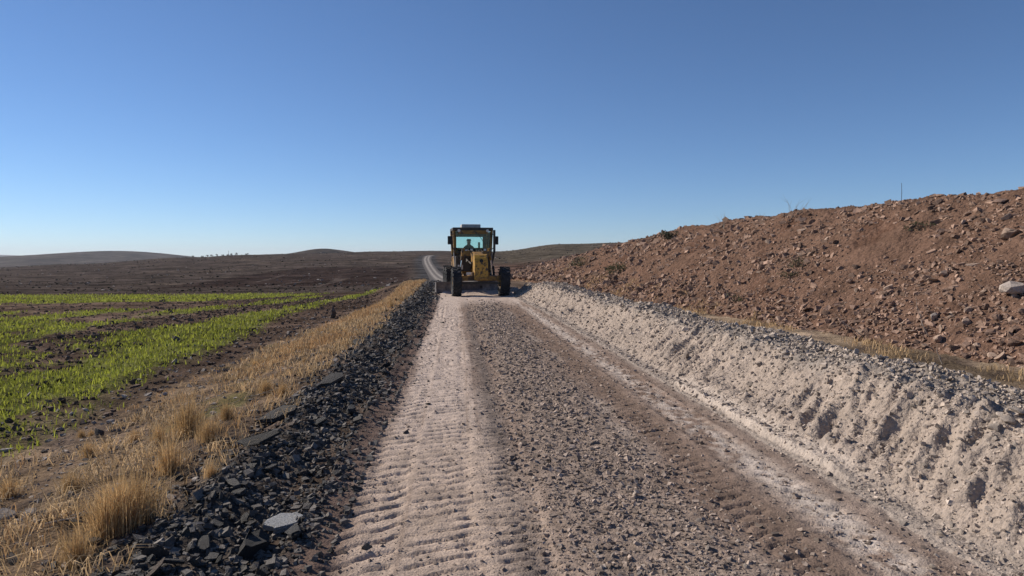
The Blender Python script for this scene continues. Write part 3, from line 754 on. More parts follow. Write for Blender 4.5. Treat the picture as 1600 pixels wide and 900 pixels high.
n = 66000
Y = logy(n, 3.2, 95); u = rng.uniform(-5.3, -1.9, n) - sst(40, 90, Y) * rng.uniform(0, 3, n); X = u + cen(Y)
cl = fbm(X * .8, Y * .5, 3, 160); ban = sst(-5.3, -4.4, u) * (1 - sst(-2.5, -1.8, u))
keep = rng.uniform(size=n) < ban * sst(-.05, .45, cl - .02 + .5 * sst(7, 16, Y)) * mix(.38, 1, sst(6, 15, Y))
X, Y, cl = X[keep], Y[keep], cl[keep]; n = len(X)
kp = rng.uniform(size=n) < mix(1, .78, sst(7, 10, Y) * (1 - sst(30, 40, Y))); X, Y, cl = X[kp], Y[kp], cl[kp]; n = len(X)
hh = rng.uniform(.03, .16, n) * (.5 + .9 * sst(-.2, .5, cl)) * (1 + .4 * sst(9, 20, Y)); ww = (.004 + .0008 * Y) * rng.uniform(.6, 1.3, n); ll = rng.uniform(.15, .97, n)
ru_ = fbm(X * .5, Y * .3, 3, 163) + rng.normal(0, .25, n) > .05
stuff_grass('dry_verge_grass', X[~ru_], Y[~ru_], hh[~ru_], ww[~ru_], ll[~ru_], M['straw'])
stuff_grass('rusty_verge_grass', X[ru_], Y[ru_], hh[ru_] * 1.15, ww[ru_], ll[ru_] * .8, M['rust'])
n = 24000
Y = logy(n, 3.0, 20); u = rng.uniform(-4.4, -1.75, n); X = u
keep = rng.uniform(size=n) < sst(-.1, .5, fbm(X * 1.5, Y * 1.5, 2, 161)); X, Y = X[keep], Y[keep]; n = len(X)
stuff_grass('fallen_straw', X, Y, rng.uniform(.08, .22, n), .004 + .0007 * Y, np.full(n, .99), M['straw'], .012)
n = 20000
Y = logy(n, 7, 70); u = rng.uniform(5.9, 8.4, n) ; X = u + cen(Y)
cl = fbm(X * .7, Y * .5, 3, 162); keep = rng.uniform(size=n) < sst(-.1, .5, cl + .05) * sst(6.2, 7.2, u) * .8
X, Y, cl = X[keep], Y[keep], cl[keep]; n = len(X)
stuff_grass('dry_strip_grass', X, Y, rng.uniform(.04, .16, n) * (1 + .4 * sst(0, .5, cl)), (.004 + .0009 * Y) * rng.uniform(.7, 1.3, n), rng.uniform(.2, .95, n), M['straw'])

def tuft_mesh(seed, n=420):
    global rng
    keep, rng = rng, np.random.default_rng(seed)
    r = np.abs(rng.normal(0, .16, n)); a = rng.uniform(0, 6.28, n)
    P = np.stack([r * np.cos(a), r * np.sin(a), np.full(n, -.04)], -1)
    V, Fc = blades(P, rng.uniform(.25, 1.0, n) * (1 - .8 * r), np.full(n, .008), rng.uniform(.03, 1.0, n) ** 2 * .8, a + rng.normal(0, .7, n))
    rng = keep
    me = np_mesh('tuft', V, [Fc], True); me.materials.append(M['tuft']); return me
TUFTS = [tuft_mesh(s) for s in range(5)]
def tuft(p, s, label, group=None, i=0, sy=1.0):
    o = bpy.data.objects.new('dry_grass_tuft', TUFTS[i % 5]); C.objects.link(o)
    o.location = p; o.scale = (s * 1.15, s * 1.15 * sy, s); o.rotation_euler = (0, 0, i * 1.3)
    return tag(o, label, 'grass', group)
for k, (px, py, s, lab) in enumerate(((215, 815, .50, 'tallest golden dry grass tuft, right half of the big clump by the rubble'), (165, 845, .46, 'golden dry grass tuft forming the left half of the big clump'), (190, 828, .50, 'dense golden dry grass tuft in the middle of the big clump'),
                                      (120, 880, .30, 'short orange dry grass tuft below the big clump'), (265, 738, .42, 'upright golden tuft above the straw, beside dark lumps'), (295, 675, .55, 'tall thin dry tuft with high stalks at the verge middle'),
                                      (325, 690, .34, 'drooping golden tuft hanging over a dark asphalt lump'), (110, 768, .24, 'low yellow tuft beside the blue grey stone'), (330, 745, .16, 'tiny golden tuft alone on the straw by the slabs'), (15, 775, .25, 'dark dry weed tuft at the edge of the ploughed soil'))):
    tuft(at(px, py), s, lab, None, k)
for k in range(44):
    Yk_ = float(logy(1, 7, 62)[0]); uk = random.uniform(-4.8, -2.1); X = uk + float(cen(Yk_)); sc = random.uniform(.12, .30) * (1 + Yk_ / 150)
    lab = ('short' if sc < .22 else 'tall') + ' dry grass tuft ' + ('at the rim of the asphalt rubble' if uk > -2.8 else 'in the middle of the dry verge' if uk > -3.9 else 'on the field side of the verge')
    tuft(Vector((X, Yk_, float(surf(np.array([X]), np.array([Yk_]))[0]))), sc, lab, 'dry grass tufts along the verge', k)

# ------------------------------------------------------------------ bushes, twigs, trees
def tubes(segs, sides=5):
    Vs, Fs, off = [], [], 0
    for p0, p1, r0, r1 in segs:
        p0, p1 = Vector(p0), Vector(p1); d = (p1 - p0).normalized(); a = d.orthogonal().normalized(); b = d.cross(a)
        for p, r in ((p0, r0), (p1, r1)):
            for k in range(sides):
                t = 2 * math.pi * k / sides; Vs.append((p + a * (r * math.cos(t)) + b * (r * math.sin(t)))[:])
        for k in range(sides):
            j = (k + 1) % sides; Fs.append([off + k, off + j, off + sides + j, off + sides + k])
        off += 2 * sides
    return np.array(Vs), np.array(Fs)

def branch_segs(p, d, L, r, depth, rnd, out, spread=.6):
    q = Vector(p); d = Vector(d).normalized(); k = 3
    for s in range(k):
        d2 = (d + Vector((rnd.uniform(-.25, .25), rnd.uniform(-.25, .25), rnd.uniform(-.2, .25)))).normalized()
        q2 = q + d2 * (L / k); out.append((q[:], q2[:], r * (1 - .25 * s), r * (1 - .25 * (s + 1)))); q, d = q2, d2
        if depth: branch_segs(q, d + Vector((rnd.uniform(-1, 1), rnd.uniform(-1, 1), rnd.uniform(-.3, .8))) * spread, L * .6, r * .5, depth - 1, rnd, out, spread)

def leaves(n, rx, ry_, rz, size, rnd):
    r = np.random.default_rng(rnd)
    d = r.normal(size=(n, 3)); d /= np.linalg.norm(d, axis=1)[:, None]
    cl = r.normal(size=(9, 3)); cl /= np.linalg.norm(cl, axis=1)[:, None]
    P = cl[r.integers(0, 9, n)] * .6 + d * (r.uniform(0, 1, n) ** .5)[:, None] * .5
    P = P * np.array([rx, ry_, rz]); P[:, 2] = np.abs(P[:, 2] + rz * .55)
    a = r.normal(size=(n, 3)); a /= np.linalg.norm(a, axis=1)[:, None]; b = np.cross(a, d); s = size * r.uniform(.6, 1.3, n)
    V = np.stack([P - a * s[:, None], P + b * s[:, None] * .5, P + a * s[:, None], P - b * s[:, None] * .5], 1).reshape(-1, 3)
    return V, np.arange(n * 4).reshape(n, 4)

def bush(name, p, r, h, label, cat, group, seed, n=420, mat='bush', leaf=.05, trunk=0.0):
    e = bpy.data.objects.new(name, None); C.objects.link(e); e.location = p; tag(e, label, cat, group)
    rnd = random.Random(seed); seg = []
    for k in range(5 if not trunk else 3):
        branch_segs((rnd.uniform(-.05, .05) * r, rnd.uniform(-.05, .05) * r, -.05), (rnd.uniform(-.6, .6), rnd.uniform(-.6, .6), 1), h * .7, max(.012, trunk), 1, rnd, seg)
    V, Fc = tubes(seg); link('stem' if not trunk else 'trunk', np_mesh('stem', V, [Fc], True), M['dark_twig'], e)
    V, Fc = leaves(n, r, r, h * .6, leaf, seed); V[:, 2] += trunk * 4
    link('foliage' if not trunk else 'crown', np_mesh('foliage', V, [Fc], False), M[mat], e)
    return e
for k, (px, py, r, h, lab) in enumerate(((963, 430, .85, .75, 'olive green bush on the lower slope of the red bank'), (908, 416, 1.0, .8, 'green bush near the far end of the red bank'), (1245, 418, .5, .35, 'sparse grey green weed on bare earth mid bank'),
                                         (1232, 437, .4, .3, 'grey weed clump below the sparse weed on the bank'), (1437, 362, .45, .3, 'faded grey weed patch high on the bank'), (1150, 472, .4, .3, 'low grey weed at the bank foot among rocks'))):
    bush('bush', at(px, py), r, h, lab, 'bush', None, 200 + k, 420 if k < 2 else 160, 'bush', .06 if k < 2 else .035)
p = at(1046, 375); bush('bush', p, .75, .5, 'dark spreading bush silhouetted on the bank crest against the sky', 'bush', None, 210, 380, 'tree', .06)
for k, (px, py, h, lab) in enumerate(((1131, 358, .55, 'bare wispy weed on the bank crest, leafy topped'), (1238, 341, .65, 'bare wispy weed on the bank crest, the widest'), (1190, 350, .35, 'small bare weed on the bank crest between two larger ones'))):
    seg = []; rnd = random.Random(300 + k)
    for j in range(5): branch_segs((0, 0, -.05), (rnd.uniform(-1, 1), rnd.uniform(-.6, .6), 1), h, .008, 1, rnd, seg)
    V, Fc = tubes(seg, 4); o = link('bare_weed', np_mesh('bare_weed', V, [Fc], True), M['twig']); o.location = at(px, py); tag(o, lab, 'weed')
p = at(1408, 321)
V, Fc = tubes([((0, 0, -.2), (0.01, 0, .35), .007, .007), ((.01, 0, .35), (0, 0, .62), .007, .006)], 6)
o = link('thin_stake', np_mesh('thin_stake', V, [Fc], True), M['dark_twig']); o.location = p; tag(o, 'thin upright stake on top of the red bank', 'stake')
for k, (px, py, L, az, el, lab) in enumerate(((1452, 527, .55, 118, 42, 'long straight dead stick leaning against the foot of the bank'), (1350, 525, .5, 125, 22, 'pale crooked dead branch at the foot of the bank'), (1485, 534, .6, 10, 14, 'bleached dead branch lying toward the boulders'),
                                              (1510, 536, .7, -4, 4, 'dead branch lying flat in the dry grass'), (1462, 545, .3, 130, 30, 'short pale stick poking out of the dry grass'), (1474, 570, .25, 95, 80, 'short upright twig behind the windrow'))):
    seg = []; rnd = random.Random(400 + k)
    d = Vector((math.cos(R(az)) * math.cos(R(el)), .25 * math.sin(R(az)), math.sin(R(el))))
    branch_segs((0, 0, -.03), d, L, .011, 1, rnd, seg, .22)
    V, Fc = tubes(seg, 5); o = link('dead_branch', np_mesh('dead_branch', V, [Fc], True), M['twig']); o.location = at(px, py); tag(o, lab, 'branch')
p = at(232, 668)
for k, (px, py) in enumerate(((70, 822), (385, 622), (330, 640))):
    seg = []; rnd = random.Random(500 + k); branch_segs((0, 0, .01), (1, .6 * k - .6, .25), .4, .007, 1, rnd, seg, .5)
    V, Fc = tubes(seg, 4); o = link('dead_branch', np_mesh('dead_branch', V, [Fc], True), M['twig']); o.location = at(px, py)
    tag(o, ('pale twig lying beside the paired brown stones', 'pale twig lying on straw above the thin asphalt plate', 'pale twig by the drooping golden tuft')[k], 'branch')
for k, px in enumerate((331, 338, 345, 352, 361, 369, 374, 381, 397, 317)):
    a = (px - 712) / F; Yt = 795.0; X = a * Yt
    z = float(ground_fn(np.array([X]), np.array([Yt]))[0][0])
    bush('far_tree', Vector((X, Yt, z - .2)), 1.5 + (k % 3) * .4, 2.0 + (k % 4) * .3, 'small dark tree in the row on the far left hill crest', 'tree', 'trees on the far hill crest', 600 + k, 140, 'tree', .35, .12)

def hillside(name, n, lo, hi, mat, zs, shapes, seed, thr):
    Y = logy(n, 112, 900); X = rng.uniform(-.75, .36, n) * Y; u = X - cen(Y)
    kp = (np.abs(u - 1) > 7) & (rng.uniform(size=n) < sst(thr - .3, thr + .3, fbm(X * .015, Y * .03, 3, seed)))
    X, Y = X[kp], Y[kp]; m = len(X); sz = powr(m, lo, hi, 1.8) * (.7 + Y / 600); z = ground_fn(X, Y)[0]
    yaw = rng.uniform(0, 6.28, m)
    S = sz[:, None] * rng.uniform(.7, 1.3, (m, 3)); S[:, 2] *= zs
    return scatter(name, shapes, np.stack([X, Y, z + S[:, 2] * .3], -1), S, rotm(yaw, rng.normal(0, .3, m), yaw), mat)
hillside('hill_scrub', 5200, .12, .5, M['scrub'], .7, BITS, 170, .0)
hillside('hill_stones', 1600, .10, .45, M['field_rock'], .5, CRUMBS, 171, .1)

# ------------------------------------------------------------------ mesh builder for machines
class MB:
    def __init__(s): s.bm = bmesh.new()
    def box(s, c, d, rot=(0, 0, 0), bev=.01, taper=None):
        g = bmesh.ops.create_cube(s.bm, size=1)['verts']
        for v in g:
            t = 1.0
            if taper and v.co.z > 0: t = taper
            v.co.x *= d[0] * t; v.co.y *= d[1] * t; v.co.z *= d[2]
        bmesh.ops.rotate(s.bm, verts=g, cent=(0, 0, 0), matrix=Euler(rot).to_matrix())
        bmesh.ops.translate(s.bm, verts=g, vec=c)
        if bev:
            e = list({e for v in g for e in v.link_edges}); bmesh.ops.bevel(s.bm, geom=e, offset=bev, segments=2, affect='EDGES', profile=.6)
        return s
    def cyl(s, p0, p1, r0, r1=None, seg=14, cap=True):
        r1 = r0 if r1 is None else r1; p0, p1 = Vector(p0), Vector(p1); d = (p1 - p0).normalized(); a = d.orthogonal().normalized(); b = d.cross(a)
        rings = []
        for p, r in ((p0, r0), (p1, r1)):
            rings.append([s.bm.verts.new(p + a * (r * math.cos(2 * math.pi * k / seg)) + b * (r * math.sin(2 * math.pi * k / seg))) for k in range(seg)])
        for k in range(seg):
            j = (k + 1) % seg; s.bm.faces.new((rings[0][k], rings[0][j], rings[1][j], rings[1][k]))
        if cap: s.bm.faces.new(rings[0][::-1]); s.bm.faces.new(rings[1])
        return s
    def path(s, pts, r, seg=8):
        for a, b in zip(pts[:-1], pts[1:]): s.cyl(a, b, r, r, seg)
        return s
    def prism(s, pts, x0, x1, axis='x'):
        """outline in the (y, z) plane pushed along x"""
        A = [s.bm.verts.new((x0, y, z)) for y, z in pts]; B = [s.bm.verts.new((x1, y, z)) for y, z in pts]; n = len(pts)
        s.bm.faces.new(A[::-1]); s.bm.faces.new(B)
        for k in range(n): s.bm.faces.new((A[k], A[(k + 1) % n], B[(k + 1) % n], B[k]))
        return s
    def lathe(s, prof, seg=36):
        """profile (x, r) turned about the x axis"""
        rings = []
        for k in range(seg):
            t = 2 * math.pi * k / seg; rings.append([s.bm.verts.new((x, r * math.cos(t), r * math.sin(t))) for x, r in prof])
        for k in range(seg):
            a, b = rings[k], rings[(k + 1) % seg]
            for i in range(len(prof) - 1): s.bm.faces.new((a[i], a[i + 1], b[i + 1], b[i]))
        return s
    def build(s, name, mat, parent=None, loc=None, smooth=False):
        bmesh.ops.recalc_face_normals(s.bm, faces=s.bm.faces)
        me = bpy.data.meshes.new(name); s.bm.to_mesh(me); s.bm.free()
        if smooth:
            for p in me.polygons: p.use_smooth = True
        o = link(name, me, mat, parent)
        if loc: o.location = loc
        return o

M['yellow'] = material('worn_yellow_paint', (.29, .155, .032), var=.35, s1=3, s2=18, rough=.55, bump=.3, bdist=.006, bscale=18, spec=.4, world_co=False, patch=(.07, .046, .03), pscale=4, pthr=.52)
M['flaky'] = material('flaking_yellow_paint', (.47, .255, .035), var=.25, s1=4, s2=20, rough=.5, bump=.5, bdist=.008, bscale=12, spec=.4, world_co=False, patch=(.06, .04, .025), pscale=8, pthr=.54)
M['steel'] = material('dusty_blade_steel', (.17, .15, .145), var=.3, s1=2.5, s2=14, rough=.6, bump=.4, bdist=.006, bscale=20, spec=.4, world_co=False, patch=(.26, .215, .18), pscale=2.5, pthr=.56)
M['greasy'] = material('greasy_dark_steel', (.055, .045, .036), var=.3, s1=4, s2=20, rough=.6, bump=.4, bdist=.006, bscale=25, spec=.3, world_co=False)
M['rubber'] = material('dusty_tyre_rubber', (.032, .033, .036), var=.3, s1=3, s2=15, rough=.85, bump=.4, bdist=.006, bscale=40, spec=.2, world_co=False, patch=(.10, .09, .08), pscale=3.5, pthr=.62)
M['black'] = material('black_plastic', (.018, .018, .02), var=.2, s1=4, s2=20, rough=.6, bump=0, spec=.3, world_co=False)
M['chrome'] = material('cylinder_chrome', (.75, .75, .76), var=.05, s1=4, s2=20, rough=.25, bump=0, metal=1.0, world_co=False)
M['lens'] = material('lamp_lens', (.62, .58, .54), var=.1, s1=4, s2=20, rough=.2, bump=0, spec=.6, world_co=False)
M['roofwhite'] = material('dusty_white_panel', (.42, .40, .38), var=.2, s1=4, s2=20, rough=.6, bump=0, spec=.3, world_co=False)
M['seat'] = material('worn_seat_vinyl', (.03, .03, .032), var=.2, s1=4, s2=20, rough=.7, bump=.2, world_co=False)
g = bpy.data.materials.new('greenish_cab_glass'); g.use_nodes = True; M['glass'] = g
gn, gl = g.node_tree.nodes, g.node_tree.links
tb = gn.new('ShaderNodeBsdfTransparent'); tb.inputs[0].default_value = (.86, .965, .95, 1); gg = gn.new('ShaderNodeBsdfGlossy'); gg.inputs['Roughness'].default_value = .05
fr = gn.new('ShaderNodeFresnel'); fr.inputs[0].default_value = 1.45; ms = gn.new('ShaderNodeMixShader')
gl.new(fr.outputs[0], ms.inputs[0]); gl.new(tb.outputs[0], ms.inputs[1]); gl.new(gg.outputs[0], ms.inputs[2]); gl.new(ms.outputs[0], gn['Material Output'].inputs['Surface'])

# ------------------------------------------------------------------ motor grader: local x right, y toward its rear, z up
GY = 31.3
GP = Vector((1.13, GY, float(surf(np.array([1.13]), np.array([GY]))[0]) - .01))
gr = bpy.data.objects.new('motor_grader', None); C.objects.link(gr)
gr.location = GP; gr.rotation_euler = (0, 0, R(4.5))
tag(gr, 'worn yellow motor grader with enclosed cab pushing gravel along the road', 'grader')

def wheel(x, y, rad=.68, w=.42, out=1, tilt=0):
    h = MB().cyl((-out * .02, 0, 0), (out * .14, 0, 0), .16, .12, 20).build('wheel', M['yellow'], gr, (x, y, rad - .03)); h.rotation_euler = (0, R(tilt), 0)
    k = w / 2
    t = MB(); t.lathe([(-k * .72, .33), (-k * .95, .40), (-k, .50), (-k * .96, .60), (-k * .80, .645), (0, .655), (k * .80, .645), (k * .96, .60), (k, .50), (k * .95, .40), (k * .72, .33), (-k * .72, .33)], 40)
    for j in range(20):
        for sd in (-1, 1):
            a = 2 * math.pi * (j + (.5 if sd > 0 else 0)) / 20
            g0 = bmesh.ops.create_cube(t.bm, size=1)['verts']
            for v in g0: v.co = Vector((v.co.x * k * 1.02, v.co.y * .075, v.co.z * .05))
            bmesh.ops.rotate(t.bm, verts=g0, cent=(0, 0, 0), matrix=Matrix.Rotation(sd * .55, 3, 'Z'))
            bmesh.ops.translate(t.bm, verts=g0, vec=(sd * k * .5, 0, .662))
            bmesh.ops.rotate(t.bm, verts=g0, cent=(0, 0, 0), matrix=Matrix.Rotation(a, 3, 'X'))
    t.build('tyre', M['rubber'], h)
    MB().lathe([(out * .12, .02), (out * .06, .20), (out * .05, .26), (out * k * .70, .30), (out * k * .76, .345), (-out * k * .74, .345), (-out * k * .70, .28), (-out * .05, .02)], 30).build('rim', M['yellow'], h)
    return h
wheel(-1.10, 0, out=-1, tilt=0); wheel(1.10, 0, out=1, tilt=3)
for y in (5.0, 6.55):
    wheel(-1.08, y, out=-1); wheel(1.08, y, out=1)
# frame nose (front of the main frame) with rounded top
nose = [(-.42, .72), (-.42, 1.55), (-.36, 1.72), (-.2, 1.86), (0, 1.9), (.45, 1.9), (.45, .95), (.1, .72)]
MB().prism(nose, -.30, .30).build('frame_nose', M['flaky'], gr)
MB().cyl((0, -.425, 1.60), (0, -.445, 1.60), .085, .085, 20).build('emblem', M['black'], gr)
MB().box((0, -.44, .80), (.5, .06, .10), bev=.01).build('tow_plate', M['yellow'], gr)
# gooseneck frame
MB().prism([(.3, 1.35), (.3, 1.86), (1.2, 2.02), (2.6, 2.02), (3.5, 1.75), (3.5, 1.25), (2.5, 1.55), (1.2, 1.55)], -.19, .19).build('main_frame', M['yellow'], gr)
# front axle
ax = MB(); ax.box((0, 0, .80), (1.72, .26, .24), bev=.03); ax.box((0, -.02, .98), (.8, .3, .2), bev=.03); ax.build('front_axle', M['yellow'], gr)
MB().box((0, -.30, .58), (1.75, .08, .09), bev=.015).build('tie_rod', M['greasy'], gr)
for sx in (-1, 1):
    MB().box((sx * .90, 0, .68), (.14, .34, .5), bev=.03).build('wheel_bracket', M['yellow'], gr)
MB().cyl((-.75, .2, .95), (-.2, .2, 1.05), .05).build('lean_cylinder', M['yellow'], gr)
MB().box((-.55, -.14, 1.02), (.22, .03, .12), bev=.005).build('data_plate', M['lens'], gr)
# drawbar, circle, blade
db = MB()
for sx in (-1, 1): db.cyl((sx * .08, .35, .80), (sx * .62, 2.2, .86), .075)
db.box((0, 2.1, .86), (1.3, .16, .16), bev=.02); db.build('drawbar', M['yellow'], gr)
ci = MB()
for k in range(28):
    a, b = 2 * math.pi * k / 28, 2 * math.pi * (k + 1) / 28
    ci.box((.68 * math.cos((a + b) / 2), 2.55 + .68 * math.sin((a + b) / 2), .74), (.10, .17, .13), (0, 0, (a + b) / 2), .008)
ci.build('circle', M['greasy'], gr)
bl = bpy.data.objects.new('blade', None)
prof = [(-.02, .02), (.06, .04), (.12, .16), (.15, .30), (.13, .46), (.06, .60), (.02, .60), (.085, .46), (.105, .30), (.075, .17)]
BA = R(19)
bo = MB().prism(prof, -1.86, 1.86).build('blade', M['steel'], gr, (-.16, 2.25, -.02)); bo.rotation_euler = (0, 0, BA)
MB().prism([(-.035, -.01), (-.005, -.01), (.03, .09), (.005, .10)], -1.88, 1.88).build('cutting_edge', M['greasy'], bo)
for sx in (-1, 1): MB().prism([(-.03, .0), (.10, .0), (.17, .30), (.10, .61), (.0, .61)], sx * 1.862, sx * 1.885).build('end_plate', M['steel'], bo)
for sx in (-1, 1): MB().box((sx * .55, .22, .42), (.14, .25, .55), bev=.02).build('blade_arm', M['greasy'], bo)
# lift cylinders and side-shift cylinder
for sx in (-1, 1):
    cy = MB().cyl((sx * .70, 1.75, 1.62), (sx * .62, 1.7, 2.2), .075).build('lift_cylinder', M['yellow'], gr)
    MB().cyl((sx * .78, 1.8, .90), (sx * .70, 1.75, 1.62), .032).build('rod', M['chrome'], cy)
    MB().box((sx * .52, 1.72, 1.95), (.42, .2, .26), bev=.03).build('lift_bracket', M['yellow'], gr)
MB().cyl((-.45, 1.9, 1.6), (.6, 2.2, 1.0), .06).build('side_shift_cylinder', M['greasy'], gr)
# hoses and control linkages in front of the cab
for k in range(7):
    x = -.62 + .2 * k; rr = random.Random(700 + k)
    MB().path([(x, 3.25, 2.05), (x + rr.uniform(-.1, .1), 2.9, 1.85 + rr.uniform(-.15, .2)), (x * .6 + rr.uniform(-.1, .1), 2.3, 2.12), (x * .5, 1.6, 1.95 + rr.uniform(-.1, .1))], .022).build('hose', M['black'], gr)
for sx in (-1, 1): MB().cyl((sx * .42, 3.2, 1.75), (sx * .36, .5, 1.45), .035).build('control_rod', M['greasy'], gr)
MB().box((-.55, 2.9, 1.45), (.75, .7, .75), bev=.04).build('tool_box', M['greasy'], gr)
MB().box((.50, 3.0, 1.45), (.6, .5, .65), bev=.04).build('battery_box', M['greasy'], gr)
MB().box((-.78, 2.6, 1.28), (.10, .16, .24), bev=.02).build('fluid_bottle', M['lens'], gr)
MB().box((-.62, 2.58, 1.28), (.10, .16, .22), bev=.02).build('fluid_bottle', M['lens'], gr)

# cab, slightly wider at the top
cab = MB(); z0, z1 = 1.12, 3.12
def cx(z): return .86 + (z - z0) / (z1 - z0) * .10
for sx in (-1, 1):
    for y, yt in ((3.35, 3.28), (5.0, 5.0)):
        cab.cyl((sx * cx(z0), y, z0), (sx * cx(z1), yt, z1), .065, .065, 8)
    cab.box((sx * .88, 4.18, 1.45), (.06, 1.62, .65), bev=.01)
    cab.cyl((sx * .90, 3.32, 1.78), (sx * .90, 5.0, 1.78), .04, .04, 8)
cab.box((0, 3.33, 1.60), (1.70, .07, .95), bev=.01); cab.box((0, 5.0, 1.70), (1.72, .07, 1.15), bev=.01)
cab.box((0, 4.18, 1.15), (1.74, 1.66, .08), bev=.01)
cabo = cab.build('cab', M['yellow'], gr)
rf = MB(); rf.box((0, 4.12, 3.19), (2.04, 1.95, .15), bev=.03); rfo = rf.build('roof', M['greasy'], gr)
MB().box((0, 3.20, 3.03), (1.50, .16, .18), bev=.02).build('visor', M['yellow'], rfo)
MB().box((-.05, 4.1, 3.36), (.98, .95, .19), bev=.05).build('air_conditioner', M['roofwhite'], rfo)
for x in (-.72, .72): MB().cyl((x, 3.12, 3.10), (x, 3.06, 3.10), .065, .075, 14).build('work_light', M['lens'], rfo)
def pane(name, pts, parent, th=.008):
    a = MB(); n = len(pts); nrm = (Vector(pts[1]) - Vector(pts[0])).cross(Vector(pts[2]) - Vector(pts[0])).normalized() * th
    A = [a.bm.verts.new(p) for p in pts]; B = [a.bm.verts.new(Vector(p) + nrm) for p in pts]
    a.bm.faces.new(A[::-1]); a.bm.faces.new(B)
    for k in range(n): a.bm.faces.new((A[k], A[(k + 1) % n], B[(k + 1) % n], B[k]))
    return a.build(name, M['glass'], parent)
pane('windscreen', [(-.80, 3.315, 2.08), (.80, 3.315, 2.08), (.89, 3.285, 3.1), (-.89, 3.285, 3.1)], cabo)
rear = MB()
rear.box((0, 5.0, 3.0), (1.78, .06, .30), bev=.01)
for sx in (-1, 1): rear.box((sx * .80, 5.0, 2.55), (.20, .06, .75), bev=.01)
rear.build('rear_frame', M['greasy'], cabo)
pane('rear_window', [(-.71, 4.985, 2.27), (.71, 4.985, 2.27), (.71, 4.985, 2.86), (-.71, 4.985, 2.86)], cabo)
for sx in (-1, 1):
    pane('side_window', [(sx * .90, 3.42, 1.82), (sx * .90, 4.93, 1.82), (sx * .955, 4.93, 3.08), (sx * .955, 3.38, 3.08)], cabo)
MB().path([(.25, 3.255, 3.02), (.42, 3.262, 2.72), (.62, 3.272, 2.42)], .012).build('wiper', M['black'], cabo)
MB().box((0, 3.55, 2.10), (1.5, .35, .14), bev=.03).build('dashboard', M['black'], cabo)
st = MB().cyl((0, 3.66, 1.75), (0, 3.86, 2.16), .035).build('steering_column', M['black'], cabo)
sw = MB()
for k in range(20):
    a, b = 2 * math.pi * k / 20, 2 * math.pi * (k + 1) / 20
    T = Matrix.Rotation(R(26), 4, 'X'); sw.cyl(Vector((0, 3.87, 2.18)) + T @ Vector((.2 * math.cos(a), .2 * math.sin(a), 0)), Vector((0, 3.87, 2.18)) + T @ Vector((.2 * math.cos(b), .2 * math.sin(b), 0)), .016, .016, 6)
sw.cyl((-.19, 3.87, 2.18), (.19, 3.87, 2.18), .014, .014, 6); sw.build('steering_wheel', M['black'], cabo)
for k in range(8):
    x = (-.52 + .08 * k) if k < 4 else (.28 + .08 * (k - 4))
    MB().cyl((x, 3.68, 1.95), (x, 3.76, 2.2), .012, .018, 6).build('control_lever', M['black'], cabo)
se = MB(); se.box((-.08, 4.42, 1.62), (.52, .5, .14), bev=.04); se.box((-.08, 4.70, 1.98), (.48, .12, .50), (R(-8), 0, 0), .04); se.box((-.08, 4.45, 1.37), (.3, .35, .42), bev=.02)
se.build('seat', M['seat'], cabo)
# lamps on the bracket in front of the cab
lb = MB(); lb.box((0, 3.14, 2.02), (1.72, .06, .06), bev=.01); lbo = lb.build('lamp_bracket', M['greasy'], gr)
for x, zz in ((-.52, 2.10), (-.36, 2.10), (-.10, 2.14), (.58, 2.14), (.84, 2.10)):
    MB().box((x, 3.09, zz), (.14, .10, .13), bev=.02).build('headlight', M['black'], lbo); MB().box((x, 3.035, zz), (.12, .02, .11), bev=.006).build('lens', M['lens'], lbo)
# mirrors, rails, exhaust
for sx in (-1, 1):
    ar = MB().path([(sx * .93, 3.3, 2.95), (sx * 1.08, 3.15, 2.92), (sx * 1.09, 3.15, 2.30), (sx * .90, 3.3, 2.12)], .018).build('mirror_arm', M['black'], gr)
    MB().box((sx * 1.17, 3.14, 2.62), (.22, .09, .42), bev=.03).build('mirror', M['black'], ar)
ex = MB().cyl((1.06, 3.05, 2.02), (1.06, 3.05, 3.14), .062).build('exhaust_stack', M['greasy'], gr)
MB().path([(1.06, 3.05, 2.06), (1.0, 3.3, 1.6), (.9, 3.4, 1.2)], .05).build('pipe', M['greasy'], ex)
for sx in (-1, 1):
    MB().path([(sx * .97, 3.22, 2.0), (sx * .93, 3.1, 1.3), (sx * .90, 3.15, .95)], .02).build('handrail', M['roofwhite'], gr)
    s2 = MB()
    for z in (.62, .95): s2.box((sx * .93, 3.5, z), (.22, .34, .03), bev=.005)
    s2.box((sx * .85, 3.5, .82), (.03, .3, .6), bev=.005); s2.build('step', M['greasy'], gr)
# engine housing and tandems
en = MB(); en.box((0, 6.4, 1.72), (1.05, 2.75, 1.0), bev=.06); en.box((0, 6.4, 1.05), (.8, 2.6, .5), bev=.04); en.build('engine_hood', M['yellow'], gr)
MB().cyl((.62, 6.0, 1.9), (.62, 6.0, 2.6), .06).build('muffler', M['greasy'], gr)
for sx in (-1, 1): MB().box((sx * .72, 5.78, .72), (.24, 2.2, .40), bev=.05).build('tandem_case', M['yellow'], gr)
MB().box((0, 5.78, .75), (1.3, .3, .3), bev=.04).build('rear_axle', M['greasy'], gr)
MB().box((0, 7.85, 1.2), (1.5, .25, .7), bev=.05).build('rear_bumper', M['yellow'], gr)

